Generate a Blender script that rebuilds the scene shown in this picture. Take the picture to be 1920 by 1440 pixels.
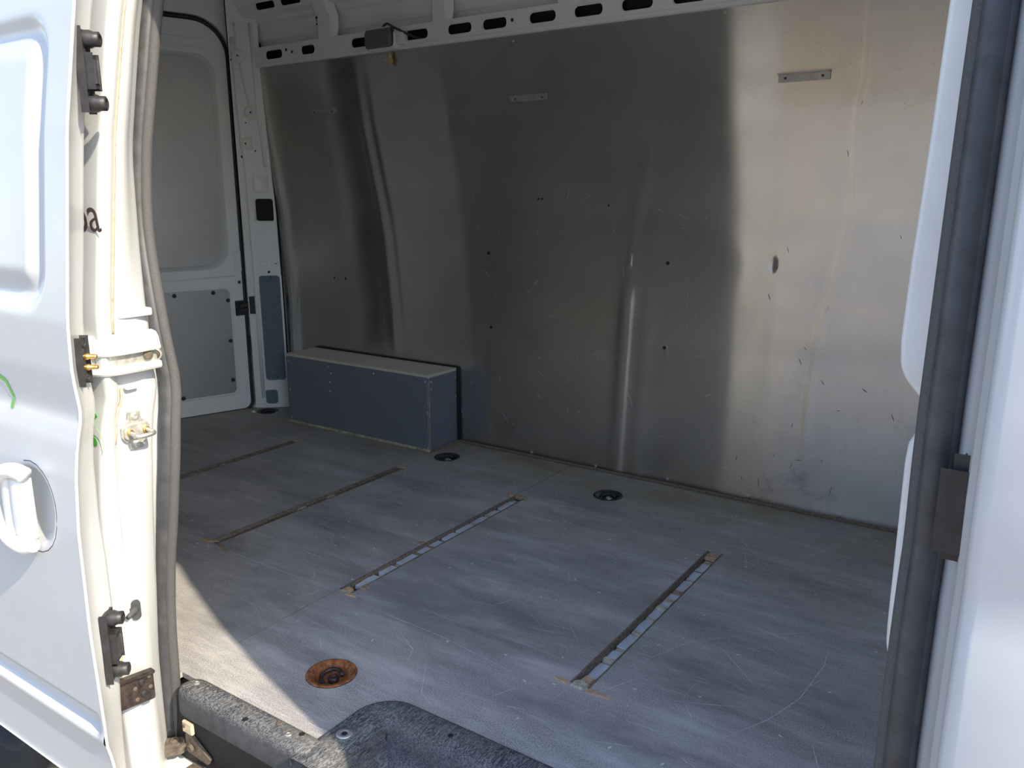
import bpy, bmesh, math, random
from mathutils import Vector, Matrix
from mathutils.geometry import tessellate_polygon

random.seed(7)
for o in list(bpy.data.objects):
    bpy.data.objects.remove(o, do_unlink=True)
SC = bpy.context.scene
COL = SC.collection
PI = math.pi

# ------------------------------------------------------------------ camera
cam_d = bpy.data.cameras.new('camera')
cam = bpy.data.objects.new('camera', cam_d); COL.objects.link(cam)
cam.location = (0, 0, 1.0)
cam.rotation_euler = (math.radians(90 - 13.04), 0, math.radians(34.1))
cam_d.sensor_width = 36; cam_d.lens = 1533 / 1920 * 36
cam_d.clip_start = 0.02
SC.camera = cam

# ------------------------------------------------------------------ sky, sun, exposure
SUN_TO = Vector((1.2, -0.195, 1.0)).normalized()          # direction towards the sun
w = bpy.data.worlds.new('world'); SC.world = w; w.use_nodes = True
nt = w.node_tree; nt.nodes.clear()
sky = nt.nodes.new('ShaderNodeTexSky'); sky.sky_type = 'NISHITA'
sky.sun_disc = False
sky.sun_elevation = math.asin(SUN_TO.z)
sky.sun_rotation = math.atan2(SUN_TO.x, SUN_TO.y)
sky.air_density = 1.0; sky.dust_density = 0.8; sky.ozone_density = 1.0
bg = nt.nodes.new('ShaderNodeBackground'); bg.inputs[1].default_value = 0.32
ow = nt.nodes.new('ShaderNodeOutputWorld')
nt.links.new(sky.outputs[0], bg.inputs[0]); nt.links.new(bg.outputs[0], ow.inputs[0])
sun_d = bpy.data.lights.new('sun', 'SUN'); sun_d.energy = 4.8; sun_d.angle = math.radians(0.6)
sun_d.color = (1.0, 0.87, 0.67)
sun = bpy.data.objects.new('sun', sun_d); COL.objects.link(sun)
sun.rotation_euler = SUN_TO.to_track_quat('Z', 'Y').to_euler()
sun.location = (4, -1, 6)
vs = SC.view_settings
vs.view_transform = 'Standard'; vs.look = 'None'; vs.gamma = 1.0; vs.use_curve_mapping = False
vs.exposure = 0.52
SC.cycles.max_bounces = 10; SC.cycles.diffuse_bounces = 7; SC.cycles.glossy_bounces = 6

# ------------------------------------------------------------------ materials
class NB:
    """tiny node builder"""
    def __init__(s, name):
        s.m = bpy.data.materials.new(name); s.m.use_nodes = True
        s.t = s.m.node_tree; s.t.nodes.clear()
        s.out = s.n('ShaderNodeOutputMaterial'); s.p = s.n('ShaderNodeBsdfPrincipled')
        s.l(s.p.outputs[0], s.out.inputs[0])
        s.tc = s.n('ShaderNodeTexCoord')
    def n(s, t, **k):
        x = s.t.nodes.new(t)
        for a, b in k.items(): setattr(x, a, b)
        return x
    def l(s, a, b): s.t.links.new(a, b)
    def set(s, i, v):
        if isinstance(v, (int, float)): s.p.inputs[i].default_value = v
        elif isinstance(v, tuple): s.p.inputs[i].default_value = (v + (1,)) if len(v) == 3 else v
        else: s.l(v, s.p.inputs[i])
    def mapping(s, scale=(1, 1, 1), rot=(0, 0, 0), loc=(0, 0, 0)):
        m = s.n('ShaderNodeMapping'); m.inputs['Scale'].default_value = scale
        m.inputs['Rotation'].default_value = rot; m.inputs['Location'].default_value = loc
        s.l(s.tc.outputs['Object'], m.inputs[0]); return m.outputs[0]
    def noise(s, scale, detail=3, rough=.55, vec=None, dist=0):
        x = s.n('ShaderNodeTexNoise'); x.inputs['Scale'].default_value = scale
        x.inputs['Detail'].default_value = detail; x.inputs['Roughness'].default_value = rough
        x.inputs['Distortion'].default_value = dist
        s.l(vec if vec else s.tc.outputs['Object'], x.inputs['Vector']); return x.outputs['Fac']
    def ramp(s, fac, stops):
        x = s.n('ShaderNodeValToRGB'); e = x.color_ramp.elements
        while len(e) < len(stops): e.new(.5)
        for q, (p, c) in zip(e, stops):
            q.position = p; q.color = (c, c, c, 1) if isinstance(c, (int, float)) else tuple(c) + (1,)
        s.l(fac, x.inputs[0]); return x.outputs[0]
    def mix(s, fac, a, b):
        x = s.n('ShaderNodeMix', data_type='RGBA')
        if isinstance(fac, (int, float)): x.inputs[0].default_value = fac
        else: s.l(fac, x.inputs[0])
        for i, v in ((6, a), (7, b)):
            if isinstance(v, tuple): x.inputs[i].default_value = v + (1,)
            else: s.l(v, x.inputs[i])
        return x.outputs[2]
    def math(s, op, a, b=0.0, c=0.0):
        x = s.n('ShaderNodeMath', operation=op)
        for i, v in enumerate((a, b, c)):
            if isinstance(v, (int, float)): x.inputs[i].default_value = v
            else: s.l(v, x.inputs[i])
        return x.outputs[0]
    def bump(s, h, strength, dist=.002):
        x = s.n('ShaderNodeBump'); x.inputs['Strength'].default_value = strength
        x.inputs['Distance'].default_value = dist
        s.l(h, x.inputs['Height']); s.l(x.outputs[0], s.p.inputs['Normal'])
    def scratch(s, scale, rot, stretch, width, dens, seed):
        """thin broken lines: 1 on a scratch, 0 elsewhere"""
        v = s.mapping((scale, scale / stretch, scale), rot, (seed, seed * 1.7, 0))
        a = s.noise(1.0, 1.0, .4, v, .0)
        line = s.math('LESS_THAN', s.math('ABSOLUTE', s.math('SUBTRACT', a, .5)), width)
        v2 = s.mapping((scale * .9, scale * .5, scale), rot, (seed * 3.1, seed, 0))
        gate = s.math('GREATER_THAN', s.noise(1.0, 3, .6, v2), dens)
        return s.math('MULTIPLY', line, gate)

def simple(name, col, rough=.5, metal=0.0, var=.12, nscale=40, bump=0, coat=0.0):
    b = NB(name)
    n = b.noise(nscale, 4, .6)
    lo = tuple(max(0, c * (1 - var)) for c in col); hi = tuple(min(1, c * (1 + var)) for c in col)
    b.set('Base Color', b.ramp(n, [(.3, lo), (.7, hi)]))
    b.set('Roughness', b.ramp(b.noise(nscale * .5, 3), [(.3, max(0, rough - .06)), (.7, min(1, rough + .06))]))
    b.set('Metallic', metal)
    if coat: b.set('Coat Weight', coat); b.set('Coat Roughness', .08)
    if bump: b.bump(b.noise(nscale * 6, 3), bump, .001)
    return b.m

def mk_white(name, col, dirt=.15, rough=.32):
    b = NB(name)
    d = b.ramp(b.noise(3.0, 5, .65), [(.5, 0.0), (.78, dirt)])
    fine = b.ramp(b.noise(55, 4, .7), [(.55, 0.0), (.75, dirt * .8)])
    c = b.mix(d, col, (.42, .38, .31)); c = b.mix(fine, c, (.5, .47, .42))
    b.set('Base Color', c)
    b.set('Roughness', b.ramp(b.noise(6, 3), [(.3, rough - .05), (.7, rough + .1)]))
    b.set('Coat Weight', .15); b.set('Coat Roughness', .1)
    return b.m

M = {}
M['white'] = mk_white('white_paint', (.56, .575, .585), .12)
M['white_dirty'] = mk_white('white_paint_grimy', (.80, .79, .75), .35)
M['inner'] = mk_white('interior_white_paint', (.86, .88, .885), .08, .4)
M['plastic_white'] = simple('white_moulded_plastic', (.80, .81, .80), .38, 0, .03, 20)
M['black_rubber'] = simple('black_rubber', (.035, .036, .040), .55, 0, .25, 60, .1)
M['seal'] = simple('grey_rubber_seal', (.062, .063, .068), .5, 0, .3, 35, .1)
M['seal_trim'] = simple('ribbed_seal_edge', (.095, .092, .092), .75, 0, .22, 420, .5)
M['black_plastic'] = simple('black_plastic', (.030, .029, .031), .45, 0, .35, 50, .15)
M['black'] = simple('matt_black', (.012, .012, .014), .7, 0, .3, 30)
M['dark_grey_plastic'] = simple('slate_plastic', (.13, .175, .225), .55, 0, .12, 60, .1)
M['steel'] = simple('zinc_steel', (.62, .61, .57), .35, .8, .2, 90)
M['galv'] = simple('zinc_plate', (.55, .54, .49), .42, .55, .25, 120)
M['brass'] = simple('brass', (.72, .48, .16), .3, .9, .2, 60)
M['rust'] = None
M['wood'] = simple('raw_plywood', (.36, .25, .17), .85, 0, .35, 90, .3)
M['wood_edge'] = simple('plywood_edge', (.20, .155, .115), .9, 0, .45, 120, .3)
M['splinter'] = simple('pale_splinter', (.55, .37, .24), .85, 0, .25, 120, .3)
M['tape'] = simple('pale_sealant', (.52, .46, .36), .8, 0, .35, 110, .4)
M['foam'] = simple('cured_foam', (.60, .42, .24), .8, 0, .3, 90, .4)
M['blue_paint'] = simple('painted_sheet_under_floor', (.62, .68, .74), .4, 0, .15, 25)
M['green'] = simple('green_vinyl', (.13, .50, .08), .35, 0, .03, 20)
M['brown_vinyl'] = simple('brown_vinyl', (.11, .075, .07), .4, 0, .05, 20)
M['lens'] = simple('grey_lamp_lens', (.13, .135, .145), .35, 0, .06, 80)
M['sealant'] = simple('dirty_sealant', (.52, .43, .30), .8, 0, .35, 70, .3)
M['paper'] = simple('white_paper', (.82, .82, .80), .8, 0, .05, 50)
M['tyre'] = simple('tyre_rubber', (.025, .025, .025), .9, 0, .3, 40, .2)
M['rim'] = simple('wheel_steel', (.045, .045, .047), .8, .2, .2, 40)
M['dusty'] = simple('dusty_brown_iron', (.135, .11, .085), .8, .1, .45, 70, .4)

def mk_rust():
    b = NB('rusty_iron')
    n = b.noise(70, 6, .7)
    c = b.ramp(n, [(.25, (.06, .03, .02)), (.45, (.20, .075, .03)), (.6, (.42, .16, .05)), (.75, (.30, .20, .14))])
    b.set('Base Color', c); b.set('Roughness', .8); b.set('Metallic', .15); b.bump(n, .5, .001); return b.m
M['rust'] = mk_rust()

def mk_alu(name, base=(.66, .645, .615), r=.215, pits=True, aniso=0.0):
    b = NB(name)
    cloud = b.noise(2.2, 5, .65)
    v = b.mapping((1.2, 1, 130))                       # faint horizontal brushing
    brush = b.noise(1.0, 3, .6, v)
    smear = b.noise(7, 4, .7, b.mapping((.35, 1, 1.0)))
    col = b.ramp(cloud, [(.25, tuple(c * .84 for c in base)), (.75, tuple(min(1, c * 1.06) for c in base))])
    if pits:
        vor = b.n('ShaderNodeTexVoronoi'); vor.inputs['Scale'].default_value = 75
        b.l(b.tc.outputs['Object'], vor.inputs['Vector'])
        sx = b.n('ShaderNodeSeparateXYZ'); b.l(b.tc.outputs['Object'], sx.inputs[0])
        pit = b.math('MULTIPLY', b.math('LESS_THAN', vor.outputs['Distance'], b.math('MULTIPLY', b.math('GREATER_THAN', sx.outputs[0], -.9), .11)),
                     b.math('GREATER_THAN', b.noise(3.2, 3, .6, b.mapping((1, 1, 1), (0, 0, 0), (4, 2, 1))), .53))
        col = b.mix(b.math('MULTIPLY', pit, .5), col, (.16, .14, .12))
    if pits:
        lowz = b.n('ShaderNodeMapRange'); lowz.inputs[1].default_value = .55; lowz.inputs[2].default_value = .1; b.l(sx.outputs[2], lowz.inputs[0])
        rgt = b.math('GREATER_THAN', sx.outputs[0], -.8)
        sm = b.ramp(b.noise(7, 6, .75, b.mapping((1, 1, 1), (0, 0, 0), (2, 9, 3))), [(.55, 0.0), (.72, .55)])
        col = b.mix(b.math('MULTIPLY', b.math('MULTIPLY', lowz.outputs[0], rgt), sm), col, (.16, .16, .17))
    b.set('Base Color', col); b.set('Metallic', .93)
    rr = b.ramp(smear, [(.3, r - .02), (.72, r + .04)])
    b.set('Roughness', rr)
    h = b.math('ADD', b.math('MULTIPLY', brush, .25), b.noise(9, 4, .6))
    b.bump(h, .018, .004)
    if aniso:
        tg = b.n('ShaderNodeTangent', direction_type='UV_MAP'); b.l(tg.outputs[0], b.p.inputs['Tangent']); b.set('Anisotropic', aniso)
    return b.m
M['alu'] = mk_alu('aluminium_sheet', aniso=1.0)
M['alu_door'] = mk_alu('aluminium_door_sheet', (.58, .58, .58), .42, False)
M['alu_tab'] = simple('aluminium_angle', (.55, .55, .55), .45, .7, .12, 60)

def mk_floor():
    b = NB('phenolic_plywood_floor')
    mesh_n = b.noise(330, 3, .6)
    med = b.noise(5.0, 6, .7)
    base = b.ramp(mesh_n, [(.36, (.19, .187, .19)), (.64, (.54, .525, .52))])
    wear = b.ramp(med, [(.36, 0.0), (.72, .55)])
    col = b.mix(wear, base, (.53, .515, .50))
    smudge = b.noise(1.0, 6, .72, b.mapping((2.2, 11, 1), (0, 0, .10), (3, 1, 0)))          # rubbed smudges along the van
    col = b.mix(b.ramp(smudge, [(.48, 0.0), (.68, .62)]), col, (.66, .65, .64))
    dark = b.noise(1.0, 5, .7, b.mapping((1.6, 5, 1), (0, 0, -.2), (7, 5, 0)))
    col = b.mix(b.ramp(dark, [(.46, 0.0), (.66, .68)]), col, (.19, .19, .195))
    gate = b.ramp(b.noise(2.6, 4, .65, b.mapping((1, 1.6, 1), (0, 0, 0), (9, 4, 0))), [(.45, 0.0), (.68, 1.0)])
    xs = b.noise(1.0, 4, .7, b.mapping((7, 150, 1), (0, 0, .13)))
    xs2 = b.noise(1.0, 4, .7, b.mapping((9, 130, 1), (0, 0, 1.05), (2, 8, 0)))
    st = b.math('MAXIMUM', b.ramp(xs, [(.58, 0.0), (.72, 1.0)]), b.ramp(xs2, [(.62, 0.0), (.74, .8)]))
    col = b.mix(b.math('MULTIPLY', b.math('MULTIPLY', st, gate), .75), col, (.76, .76, .76))
    sc = b.math('MULTIPLY', st, gate)
    # brown dust gathered along the far wall and the rear doors
    sep = b.n('ShaderNodeSeparateXYZ'); b.l(b.tc.outputs['Object'], sep.inputs[0])
    far = b.n('ShaderNodeMapRange'); far.inputs[1].default_value = 2.10; far.inputs[2].default_value = 2.5
    b.l(sep.outputs[1], far.inputs[0])
    dn = b.ramp(b.noise(2.6, 5, .65), [(.40, 0.15), (.60, .95)])
    col = b.mix(b.math('MULTIPLY', far.outputs[0], dn), col, (.29, .25, .165))
    rear = b.n('ShaderNodeMapRange'); rear.inputs[1].default_value = -1.5; rear.inputs[2].default_value = -2.9
    b.l(sep.outputs[0], rear.inputs[0])
    col = b.mix(b.math('MULTIPLY', rear.outputs[0], b.ramp(b.noise(4.1, 4), [(.35, .15), (.7, .6)])), col, (.27, .26, .225))
    b.set('Base Color', col)
    b.set('Roughness', b.ramp(med, [(.3, .46), (.7, .62)]))
    b.set('Specular IOR Level', .45)
    b.bump(b.math('ADD', mesh_n, b.math('MULTIPLY', sc, .6)), .25, .0008)
    return b.m
M['floor'] = mk_floor()

def mk_box(name, a, c):
    b = NB(name)
    n = b.noise(500, 2, .5)
    col = b.mix(b.ramp(n, [(.3, 0.), (.7, 1.)]), a, c)
    sc = b.math('MAXIMUM', b.scratch(17, (.6, 0, .4), 5, .005, .62, 5.0), b.scratch(17, (1.2, .7, 1.4), 5, .005, .62, 8.0))
    col = b.mix(b.math('MULTIPLY', sc, .5), col, (.4, .4, .42))
    b.set('Base Color', col); b.set('Roughness', .6); b.bump(n, .2, .0006); return b.m
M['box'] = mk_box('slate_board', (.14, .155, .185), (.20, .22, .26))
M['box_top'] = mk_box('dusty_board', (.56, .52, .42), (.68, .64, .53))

def mk_scuffed():
    b = NB('scuffed_black_plastic')
    base = b.ramp(b.noise(30, 4), [(.3, (.030, .033, .040)), (.7, (.062, .068, .080))])
    sc = b.scratch(260, (0, 0, .4), 14, .035, .48, 2.0)
    for rz, se in ((1.3, 5.), (2.2, 9.), (2.9, 13.), (.9, 19.)):
        sc = b.math('MAXIMUM', sc, b.scratch(220 + se * 3, (0, 0, rz), 14, .03, .52, se))
    sep = b.n('ShaderNodeSeparateXYZ')
    geo = b.n('ShaderNodeNewGeometry'); b.l(geo.outputs['Normal'], sep.inputs[0])
    up = b.math('MAXIMUM', sep.outputs[2], 0.0)
    col = b.mix(b.math('MULTIPLY', b.math('MULTIPLY', sc, .45), up), base, (.45, .46, .47))
    dust = b.ramp(b.noise(12, 5, .7), [(.45, 0.), (.75, .6)])
    col = b.mix(b.math('MULTIPLY', dust, up), col, (.20, .19, .17))
    b.set('Base Color', col); b.set('Roughness', .6); b.set('Specular IOR Level', .3); b.bump(sc, .25, .0008); return b.m
M['scuffed'] = mk_scuffed()
M['sand'] = simple('sandy_dust', (.36, .31, .24), .9, 0, .3, 60, .3)

def mk_ground():
    b = NB('yard_ground')
    n = b.noise(1.2, 6, .7); f = b.noise(60, 4, .7)
    c = b.mix(b.ramp(n, [(.3, 0.), (.7, 1.)]), (.30, .26, .21), (.37, .33, .27))
    c = b.mix(b.ramp(f, [(.35, .5), (.6, 0.)]), c, (.15, .13, .11))
    b.set('Base Color', c); b.set('Roughness', .9); b.bump(f, .5, .01); return b.m
M['ground'] = mk_ground()

# ------------------------------------------------------------------ mesh helpers
def link(name, me, mat, parent=None):
    o = bpy.data.objects.new(name, me); COL.objects.link(o)
    if mat is not None and not me.materials: me.materials.append(M[mat])
    if parent is not None: o.parent = parent
    return o
def shade(me, on=True):
    if on:
        for p in me.polygons: p.use_smooth = True
def from_bm(name, bm, mat, parent=None, smooth=False):
    me = bpy.data.meshes.new(name); bm.normal_update(); bm.to_mesh(me); bm.free(); shade(me, smooth)
    return link(name, me, mat, parent)
def from_py(name, v, f, mat, parent=None, smooth=False):
    me = bpy.data.meshes.new(name); me.from_pydata([tuple(p) for p in v], [], f); me.update(); shade(me, smooth)
    return link(name, me, mat, parent)
def empty(name, loc=(0, 0, 0)):
    o = bpy.data.objects.new(name, None); COL.objects.link(o); o.location = loc; o.empty_display_size = .05
    return o
def tag(o, label, cat, group=None):
    o['label'] = label; o['category'] = cat
    if group: o['group'] = group
    return o
def struct(o, label=None):
    o['kind'] = 'structure'
    if label: o['label'] = label
    return o
def box(name, lo, hi, mat, parent=None, bev=0.0, seg=2):
    bm = bmesh.new(); bmesh.ops.create_cube(bm, size=1)
    for v in bm.verts:
        v.co = Vector([(lo[i] + hi[i]) / 2 + v.co[i] * (hi[i] - lo[i]) for i in range(3)])
    if bev: bmesh.ops.bevel(bm, geom=bm.edges[:], offset=bev, segments=seg, affect='EDGES', profile=.6)
    return from_bm(name, bm, mat, parent, False)
class Fr:
    """local frame: origin, two in-plane axes, normal"""
    def __init__(s, o, u, v):
        s.o = Vector(o); s.u = Vector(u).normalized(); s.v = Vector(v).normalized(); s.n = s.u.cross(s.v)
    def p(s, a, b, c=0): return s.o + s.u * a + s.v * b + s.n * c
def rrect(x0, x1, y0, y1, r, k=6):
    if not isinstance(r, (tuple, list)): r = (r,) * 4
    pts = []
    for (cx, cy, a0, q) in ((x1 - r[0], y1 - r[0], 0, r[0]), (x0 + r[1], y1 - r[1], 90, r[1]), (x0 + r[2], y0 + r[2], 180, r[2]), (x1 - r[3], y0 + r[3], 270, r[3])):
        for i in range(k + 1):
            a = math.radians(a0 + 90 * i / k); pts.append((cx + q * math.cos(a), cy + q * math.sin(a)))
    return pts
def circ(x, y, r, k=16): return [(x + r * math.cos(2 * PI * i / k), y + r * math.sin(2 * PI * i / k)) for i in range(k)]
def plate(name, fr, outer, holes, th, mat, parent=None, smooth=False):
    """flat plate with holes; front at n=0, back at n=-th"""
    loops = [outer] + list(holes)
    tri = tessellate_polygon([[Vector((a, b, 0)) for a, b in l] for l in loops])
    flat = [p for l in loops for p in l]; n = len(flat)
    v = [fr.p(a, b, 0) for a, b in flat] + [fr.p(a, b, -th) for a, b in flat]
    f = []
    for t in tri:
        a, b, c = [Vector(flat[i]) for i in t]
        if (b - a).cross(c - a) < 0: t = (t[0], t[2], t[1])
        f.append(tuple(t)); f.append((t[0] + n, t[2] + n, t[1] + n))
    k = 0
    for li, l in enumerate(loops):
        m = len(l); area = sum(l[i][0] * l[(i + 1) % m][1] - l[(i + 1) % m][0] * l[i][1] for i in range(m))
        for i in range(m):
            a, b = k + i, k + (i + 1) % m
            q = (a, a + n, b + n, b) if (area > 0) == (li == 0) else (a, b, b + n, a + n)
            f.append(q)
        k += m
    return from_py(name, v, f, mat, parent, smooth)
def ring_loft(name, loops, mat, parent=None, smooth=True, closed=True, cap=False):
    """quads between successive loops of equal length"""
    m = len(loops[0]); v = [p for l in loops for p in l]; f = []
    for j in range(len(loops) - 1):
        for i in range(m if closed else m - 1):
            a = j * m + i; b = j * m + (i + 1) % m
            f.append((a, b, b + m, a + m))
    if cap:
        f.append(tuple(reversed(range(m)))); f.append(tuple(range((len(loops) - 1) * m, len(loops) * m)))
    return from_py(name, v, f, mat, parent, smooth)
def lathe(name, prof, origin, mat, parent=None, axis=(0, 0, 1), k=24, smooth=True):
    q = Vector((0, 0, 1)).rotation_difference(Vector(axis).normalized())
    loops = []
    for r, z in prof:
        loops.append([Vector(origin) + q @ Vector((r * math.cos(2 * PI * i / k), r * math.sin(2 * PI * i / k), z)) for i in range(k)])
    return ring_loft(name, loops, mat, parent, smooth)
def tube(name, pts, r, mat, parent=None, k=10, cap=True, smooth=True, squash=None):
    pts = [Vector(p) for p in pts]; loops = []; prev = None
    for i, p in enumerate(pts):
        t = (pts[min(i + 1, len(pts) - 1)] - pts[max(i - 1, 0)]).normalized()
        if prev is None:
            a = Vector((0, 0, 1)) if abs(t.z) < .9 else Vector((1, 0, 0))
            nrm = (a - t * a.dot(t)).normalized()
        else:
            nrm = (prev - t * prev.dot(t)).normalized()
        prev = nrm; bn = t.cross(nrm)
        rr = r[i] if isinstance(r, (list, tuple)) else r
        sq = squash or (1, 1)
        loops.append([p + nrm * (rr * sq[0] * math.cos(2 * PI * j / k)) + bn * (rr * sq[1] * math.sin(2 * PI * j / k)) for j in range(k)])
    return ring_loft(name, loops, mat, parent, smooth, True, cap)
def grid(name, rows, mat, parent=None, smooth=True, thick=0.0):
    m = len(rows[0]); v = [p for r in rows for p in r]; f = []
    for j in range(len(rows) - 1):
        for i in range(m - 1):
            a = j * m + i; f.append((a, a + 1, a + 1 + m, a + m))
    o = from_py(name, v, f, mat, parent, smooth)
    if thick:
        s = o.modifiers.new('thickness', 'SOLIDIFY'); s.thickness = thick; s.offset = -1
    return o
def catmull(pts, n=6):
    pts = [Vector(p) for p in pts]; out = []
    for i in range(len(pts) - 1):
        p0, p1, p2, p3 = pts[max(i - 1, 0)], pts[i], pts[i + 1], pts[min(i + 2, len(pts) - 1)]
        for j in range(n):
            t = j / n
            out.append(.5 * ((2 * p1) + (p2 - p0) * t + (2 * p0 - 5 * p1 + 4 * p2 - p3) * t * t + (3 * p1 - p0 - 3 * p2 + p3) * t ** 3))
    out.append(pts[-1]); return out
def interp(x, tab):
    if x <= tab[0][0]: return tab[0][1]
    for (a, p), (b, q) in zip(tab, tab[1:]):
        if x <= b:
            t = (x - a) / (b - a); return p + (q - p) * t
    return tab[-1][1]
def sstep(a, b, x):
    t = max(0., min(1., (x - a) / (b - a))); return t * t * (3 - 2 * t)
def copy_into(src, name, parent, loc):
    c = src.copy(); COL.objects.link(c); c.name = name; c.parent = parent; c.location = loc; return c

# small shared hardware meshes
def screw_mesh(nm, r, h, mat, k=10):
    bm = bmesh.new()
    prof = [(r, 0), (r, h * .35), (r * .72, h * .9), (r * .45, h), (r * .38, h * .6)]
    loops = [[bm.verts.new((a * math.cos(2 * PI * i / k), a * math.sin(2 * PI * i / k), z)) for i in range(k)] for a, z in prof]
    for A, B in zip(loops, loops[1:]):
        for i in range(k): bm.faces.new((A[i], A[(i + 1) % k], B[(i + 1) % k], B[i]))
    bm.faces.new(loops[-1])
    me = bpy.data.meshes.new(nm); bm.normal_update(); bm.to_mesh(me); bm.free(); me.materials.append(M[mat]); return me
SCREW = {'steel': screw_mesh('screw_steel', 1, 1, 'steel'), 'black': screw_mesh('screw_black', 1, 1, 'black_plastic'),
         'dusty': screw_mesh('screw_dusty', 1, 1, 'dusty'), 'galv': screw_mesh('screw_galv', 1, 1, 'galv')}
def screw(parent, loc, nrm, r, h, kind='steel', name='screw'):
    o = bpy.data.objects.new(name, SCREW[kind]); COL.objects.link(o); o.parent = parent
    o.location = Vector(loc) - (parent.location if parent else Vector())
    o.rotation_euler = Vector(nrm).to_track_quat('Z', 'Y').to_euler(); o.scale = (r, r, h)
    return o
DOT = screw_mesh('hole_dot', 1, 1, 'black', 12)
def dark_hole(parent, loc, nrm, r, name='drill_hole'):
    o = bpy.data.objects.new(name, DOT); COL.objects.link(o); o.parent = parent
    o.location = Vector(loc) - (parent.location if parent else Vector())
    o.rotation_euler = Vector(nrm).to_track_quat('Z', 'Y').to_euler(); o.scale = (r, r, .0008)
    return o

# ------------------------------------------------------------------ body profiles (metres, cargo floor at z = 0, rear = -x, far side = +y)
PT = [(-.5, .668), (-.1, .650), (.03, .645), (.1, .642), (.28, .638), (.455, .640), (.546, .647), (.60, .655), (.632, .6635), (.645, .6675),
      (.66, .667), (.72, .6615), (.80, .664), (.90, .676), (1.10, .70), (1.287, .734), (1.5, .785), (1.75, .86), (1.95, .97)]
def prof(z): return interp(z, PT)                       # open sliding door skin
def skin(z): return prof(z) + .09                       # body side
WT = [(-.05, 2.585), (.5, 2.583), (.92, 2.565), (1.24, 2.533), (1.56, 2.514)]
def wally(z): return interp(z, WT)

# ================================================================== SETTING
ground = struct(from_py('ground', [(-40, -40, -.66), (40, -40, -.66), (40, 40, -.66), (-40, 40, -.66)], [(0, 1, 2, 3)], 'ground'), 'sandy grey yard ground')

# ---- floor: three boards with cut-outs
floor = struct(empty('floor'), 'dark grey scratched plywood cargo floor')
FZ = Fr((0, 0, 0), (1, 0, 0), (0, 1, 0))
SLOTS = [(-2.592, -2.560, 1.36, 2.20), (-2.004, -1.971, 1.366, 2.185), (-1.466, -1.424, 1.366, 2.182), (-.758, -.716, 1.340, 2.128)]
def srect(s): return [(s[0], s[2]), (s[1], s[2]), (s[1], s[3]), (s[0], s[3])]
RINGS = [(-3.059, 2.453), (-1.921, 2.384), (-1.204, 2.363), (-1.199, 1.081)]
g = .0012
arc = [(-1.05 + .075 - .075 * math.cos(a * PI / 16), 1.010 + .075 * math.sin(a * PI / 16)) for a in range(9)]
rear_out = [(-2.87 - g, .87), (-2.87 - g, 2.588), (-3.06, 2.588), (-3.20, 2.44), (-3.36, 1.95), (-3.36, 1.50), (-3.20, .87)][::-1]
plate('floor_panel', FZ, rear_out, [circ(*RINGS[0], .051, 24)], .012, 'floor', floor)
mid_out = [(-2.87 + g, .87), (-1.468 - g, .87), (-1.468 - g, 1.36), (-1.468 - g, 2.588), (-2.87 + g, 2.588)]
plate('floor_panel', FZ, mid_out, [srect(SLOTS[0]), srect(SLOTS[1]), circ(*RINGS[1], .051, 24)], .012, 'floor', floor)
s3 = SLOTS[2]
front_out = [(-1.468 + g, .905), (-1.05, .905)] + arc + [(-.975, 1.085), (.12, 1.085), (.12, 2.588), (-1.468 + g, 2.588)]
front_out += [(-1.468 + g, s3[3]), (s3[1], s3[3]), (s3[1], s3[2]), (-1.468 + g, s3[2])]
plate('floor_panel', FZ, front_out, [srect(SLOTS[3]), circ(*RINGS[2], .051, 24), circ(*RINGS[3], .055, 28)], .012, 'floor', floor)
# corrugated sheet under the boards
rows = []
for j in range(2):
    rows.append([(-3.4 + i * .0218, 1.13 if j == 0 else 2.6, -.036 - .010 * sstep(-.3, .3, math.sin(i * .35))) for i in range(162)])
under = grid('under_floor_sheet', rows, 'inner', floor, True)
box('under_body', (-3.4, 1.15, -.12), (.3, 2.6, -.06), 'black', floor)

# thin scratches and seams drawn in the board surface
def ribbons(name, lines, mat, parent, z=.0006):
    v, f = [], []
    for pts, wd in lines:
        pts = [Vector((a, b, 0)) for a, b in pts]; k = len(v)
        for i, p in enumerate(pts):
            t = (pts[min(i + 1, len(pts) - 1)] - pts[max(i - 1, 0)]).normalized(); nn = Vector((-t.y, t.x, 0))
            e = .2 if i in (0, len(pts) - 1) else .6
            v += [p + nn * wd * e + Vector((0, 0, z)), p - nn * wd * e + Vector((0, 0, z))]
        for i in range(len(pts) - 1): f.append((k + 2 * i, k + 2 * i + 1, k + 2 * i + 3, k + 2 * i + 2))
    o = from_py(name, v, f, mat, parent); o['kind'] = 'stuff'; return o
M['scratch'] = simple('pale_scratch', (.66, .67, .68), .7, 0, .3, 60)
M['seam_dust'] = simple('dusty_seam', (.45, .40, .28), .85, 0, .5, 30)
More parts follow.
